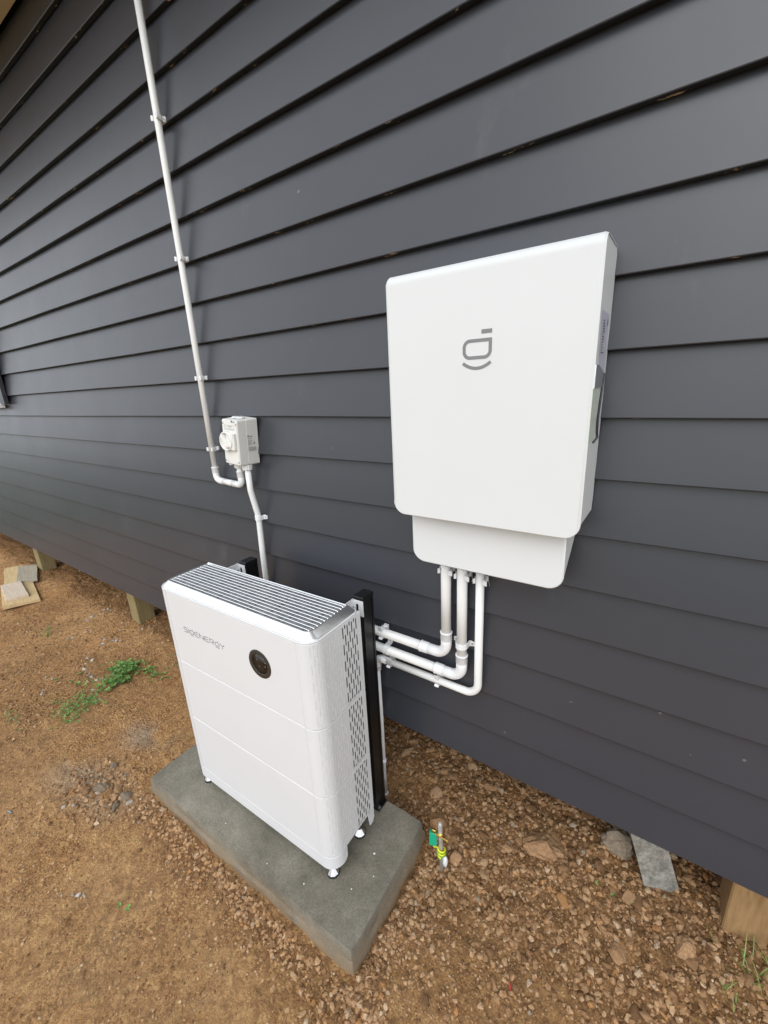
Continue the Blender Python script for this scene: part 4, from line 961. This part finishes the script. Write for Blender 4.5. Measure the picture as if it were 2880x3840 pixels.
emit(*scatter(1700, (-1.72, -.40), (-.74, -.585), .0025, .0105, lambda x, y: np.exp(-((y+.595)/.075)**2)*(.45+.55*(vnoise(x, y, 7, 31) > -.1)), 5, 1.8))
emit(*scatter(900, (-.575, -.40), (-.62, -.05), .003, .011, lambda x, y: np.exp(-((x+.575)/.08)**2), 6, 1.8))
emit(*scatter(500, (-2.15, -1.72), (-.90, -.50), .003, .012, lambda x, y: np.exp(-((x+1.9)/.15)**2-((y+.70)/.10)**2), 7, 2.0))
gv = np_mesh('gravel', np.concatenate(VS), np.concatenate(FS), M['gravel'], ground, False); gv['kind'] = 'stuff'

# ------------------------------------------------------------------ weeds
def clover(name, spots, label, seed, size=.010):
    r3 = random.Random(seed); mb = MB(); lf = MB()
    for (x, y, n, sx_, sy_, h) in spots:
        for k in range(n):
            px = r3.gauss(x, sx_); py = r3.gauss(y, sy_); z = float(gh(px, py)); hh_ = h*r3.uniform(.25, 1); a0 = r3.uniform(0, 6.3)
            tip = Vector((px+r3.uniform(-.01, .01), py+r3.uniform(-.01, .01), z+hh_))
            lf.add([(px-.0006, py, z-.003), (px+.0006, py, z-.003), tuple(tip)], [(0, 1, 2)])
            for q_ in range(3):
                a = a0+q_*2.09+r3.uniform(-.2, .2); s_ = size*r3.uniform(.6, 1.25); d = Vector((math.cos(a), math.sin(a), r3.uniform(-.35, .45))).normalized(); sd_ = Vector((-math.sin(a), math.cos(a), r3.uniform(-.3, .3)))
                up = d.cross(sd_)*s_*.12
                pts = [tip, tip+d*s_*.45+sd_*s_*.42+up, tip+d*s_*.85+sd_*s_*.40+up, tip+d*s_*.92, tip+d*s_*.85-sd_*s_*.40+up, tip+d*s_*.45-sd_*s_*.42+up]
                mb.add([tuple(p) for p in pts], [(0, 1, 2, 3), (0, 3, 4, 5)])
    o_ = mb.build(name, M['leaf']); tag(o_, label, 'weed', kind='stuff'); s2 = lf.build('stems', M['grass'], o_); return o_
clover('clover_patch', [(-2.69, -.235, 130, .048, .036, .042), (-2.62, -.335, 70, .038, .042, .030), (-2.56, -.15, 26, .08, .03, .016), (-2.80, -.40, 10, .10, .05, .012)], 'dense green clover patch on the soil left of the battery stack', 5, .0155)
clover('clover_patch', [(-2.585, -.50, 100, .06, .045, .035), (-2.55, -.60, 34, .05, .03, .025), (-2.66, -.60, 16, .05, .03, .025)], 'straggling trail of clover nearer the viewer than the dense patch', 6, .0100)
clover('clover_sprig', [(-3.67, -.34, 16, .05, .03, .03)], 'tiny sprig of green between the planks and the mortar crumbs', 8, .011)
clover('clover_sprig', [(-2.42, -.02, 12, .05, .03, .025)], 'tiny sprig of green against the battery stack\'s left edge', 9, .009)
clover('clover_sprig', [(-2.81, -.77, 14, .07, .03, .02)], 'thin scatter of small green leaves at the left edge of the soil', 10, .008)
clover('clover_sprig', [(-1.365, -.872, 1, .004, .003, .004), (-1.335, -.845, 1, .004, .003, .004)], 'flattened pale leaf pair on the bare soil in the foreground', 11, .011)
clover('clover_sprig', [(.02, .02, 4, .03, .02, .012)], 'few seedling leaves in the gravel before the concrete pile', 12, .007)
def blades(name, spots, label, seed, mat='grass', cat='grass', w_=.0016):
    r3 = random.Random(seed); mb = MB()
    for (x, y, n, s_, L, lay) in spots:
        for k in range(n):
            px = r3.gauss(x, s_); py = r3.gauss(y, s_); z = float(gh(px, py))-.002; a = r3.uniform(0, 6.3); d = Vector((math.cos(a), math.sin(a), 0)); sd_ = Vector((-d.y, d.x, 0))*w_*r3.uniform(.6, 1.2); ll = L*r3.uniform(.5, 1.1); rings = []; p = Vector((px, py, z)); el = R(r3.uniform(55, 85))*(1-lay)
            for j in range(5):
                k_ = 1-j/4.6; rings.append([tuple(p-sd_*k_), tuple(p+sd_*k_)]); p = p+(d*math.cos(el)+Vector((0, 0, math.sin(el))))*ll/4; el -= R(r3.uniform(8, 24))*(1-lay)
            mb.loft(rings, False, False, False, True)
    o_ = mb.build(name, M[mat]); return tag(o_, label, cat, kind='stuff')
blades('grass_tuft', [(.40, -.01, 26, .03, .10, 0), (.36, .03, 12, .03, .08, 0)], 'tuft of grass at the bottom right corner', 3)
blades('grass_tuft', [(.30, -.075, 12, .018, .05, 0)], 'small grass sprouts at the bottom edge of the loose soil', 4)
st_ = blades('straw_litter', [(-1.6, -.9, 26, .35, .03, 1), (-2.9, -.5, 30, .5, .045, 1), (-.9, -.75, 14, .25, .03, 1), (-4.2, -.3, 18, .5, .06, 1), (-.1, -.15, 14, .25, .03, 1)], 'scattered dry straw bits lying on the soil', 6, 'straw', 'straw', .0011); st_['kind'] = 'stuff'
# small litter
mb = MB(); mb.box(-.010, .010, -.0022, .0022, 0, .0025, .0008); o = mb.build('plastic_scrap', M['red']); o.location = (-.195, -.345, float(gh(-.195, -.345))+.004); o.rotation_euler = (.2, -.2, 2.2); tag(o, 'small red plastic scrap at the bottom edge', 'litter')
mb = MB(); mb.tube([(-.012, 0, 0), (0, .0015, .001), (.012, 0, 0)], .0028, 8); o = mb.build('wire_scrap', M['blue']); o.location = (-2.13, -.965, float(gh(-2.13, -.965))+.004); o.rotation_euler = (0, 0, .3); tag(o, 'short blue grey wire scrap on the soil at the left edge', 'litter')
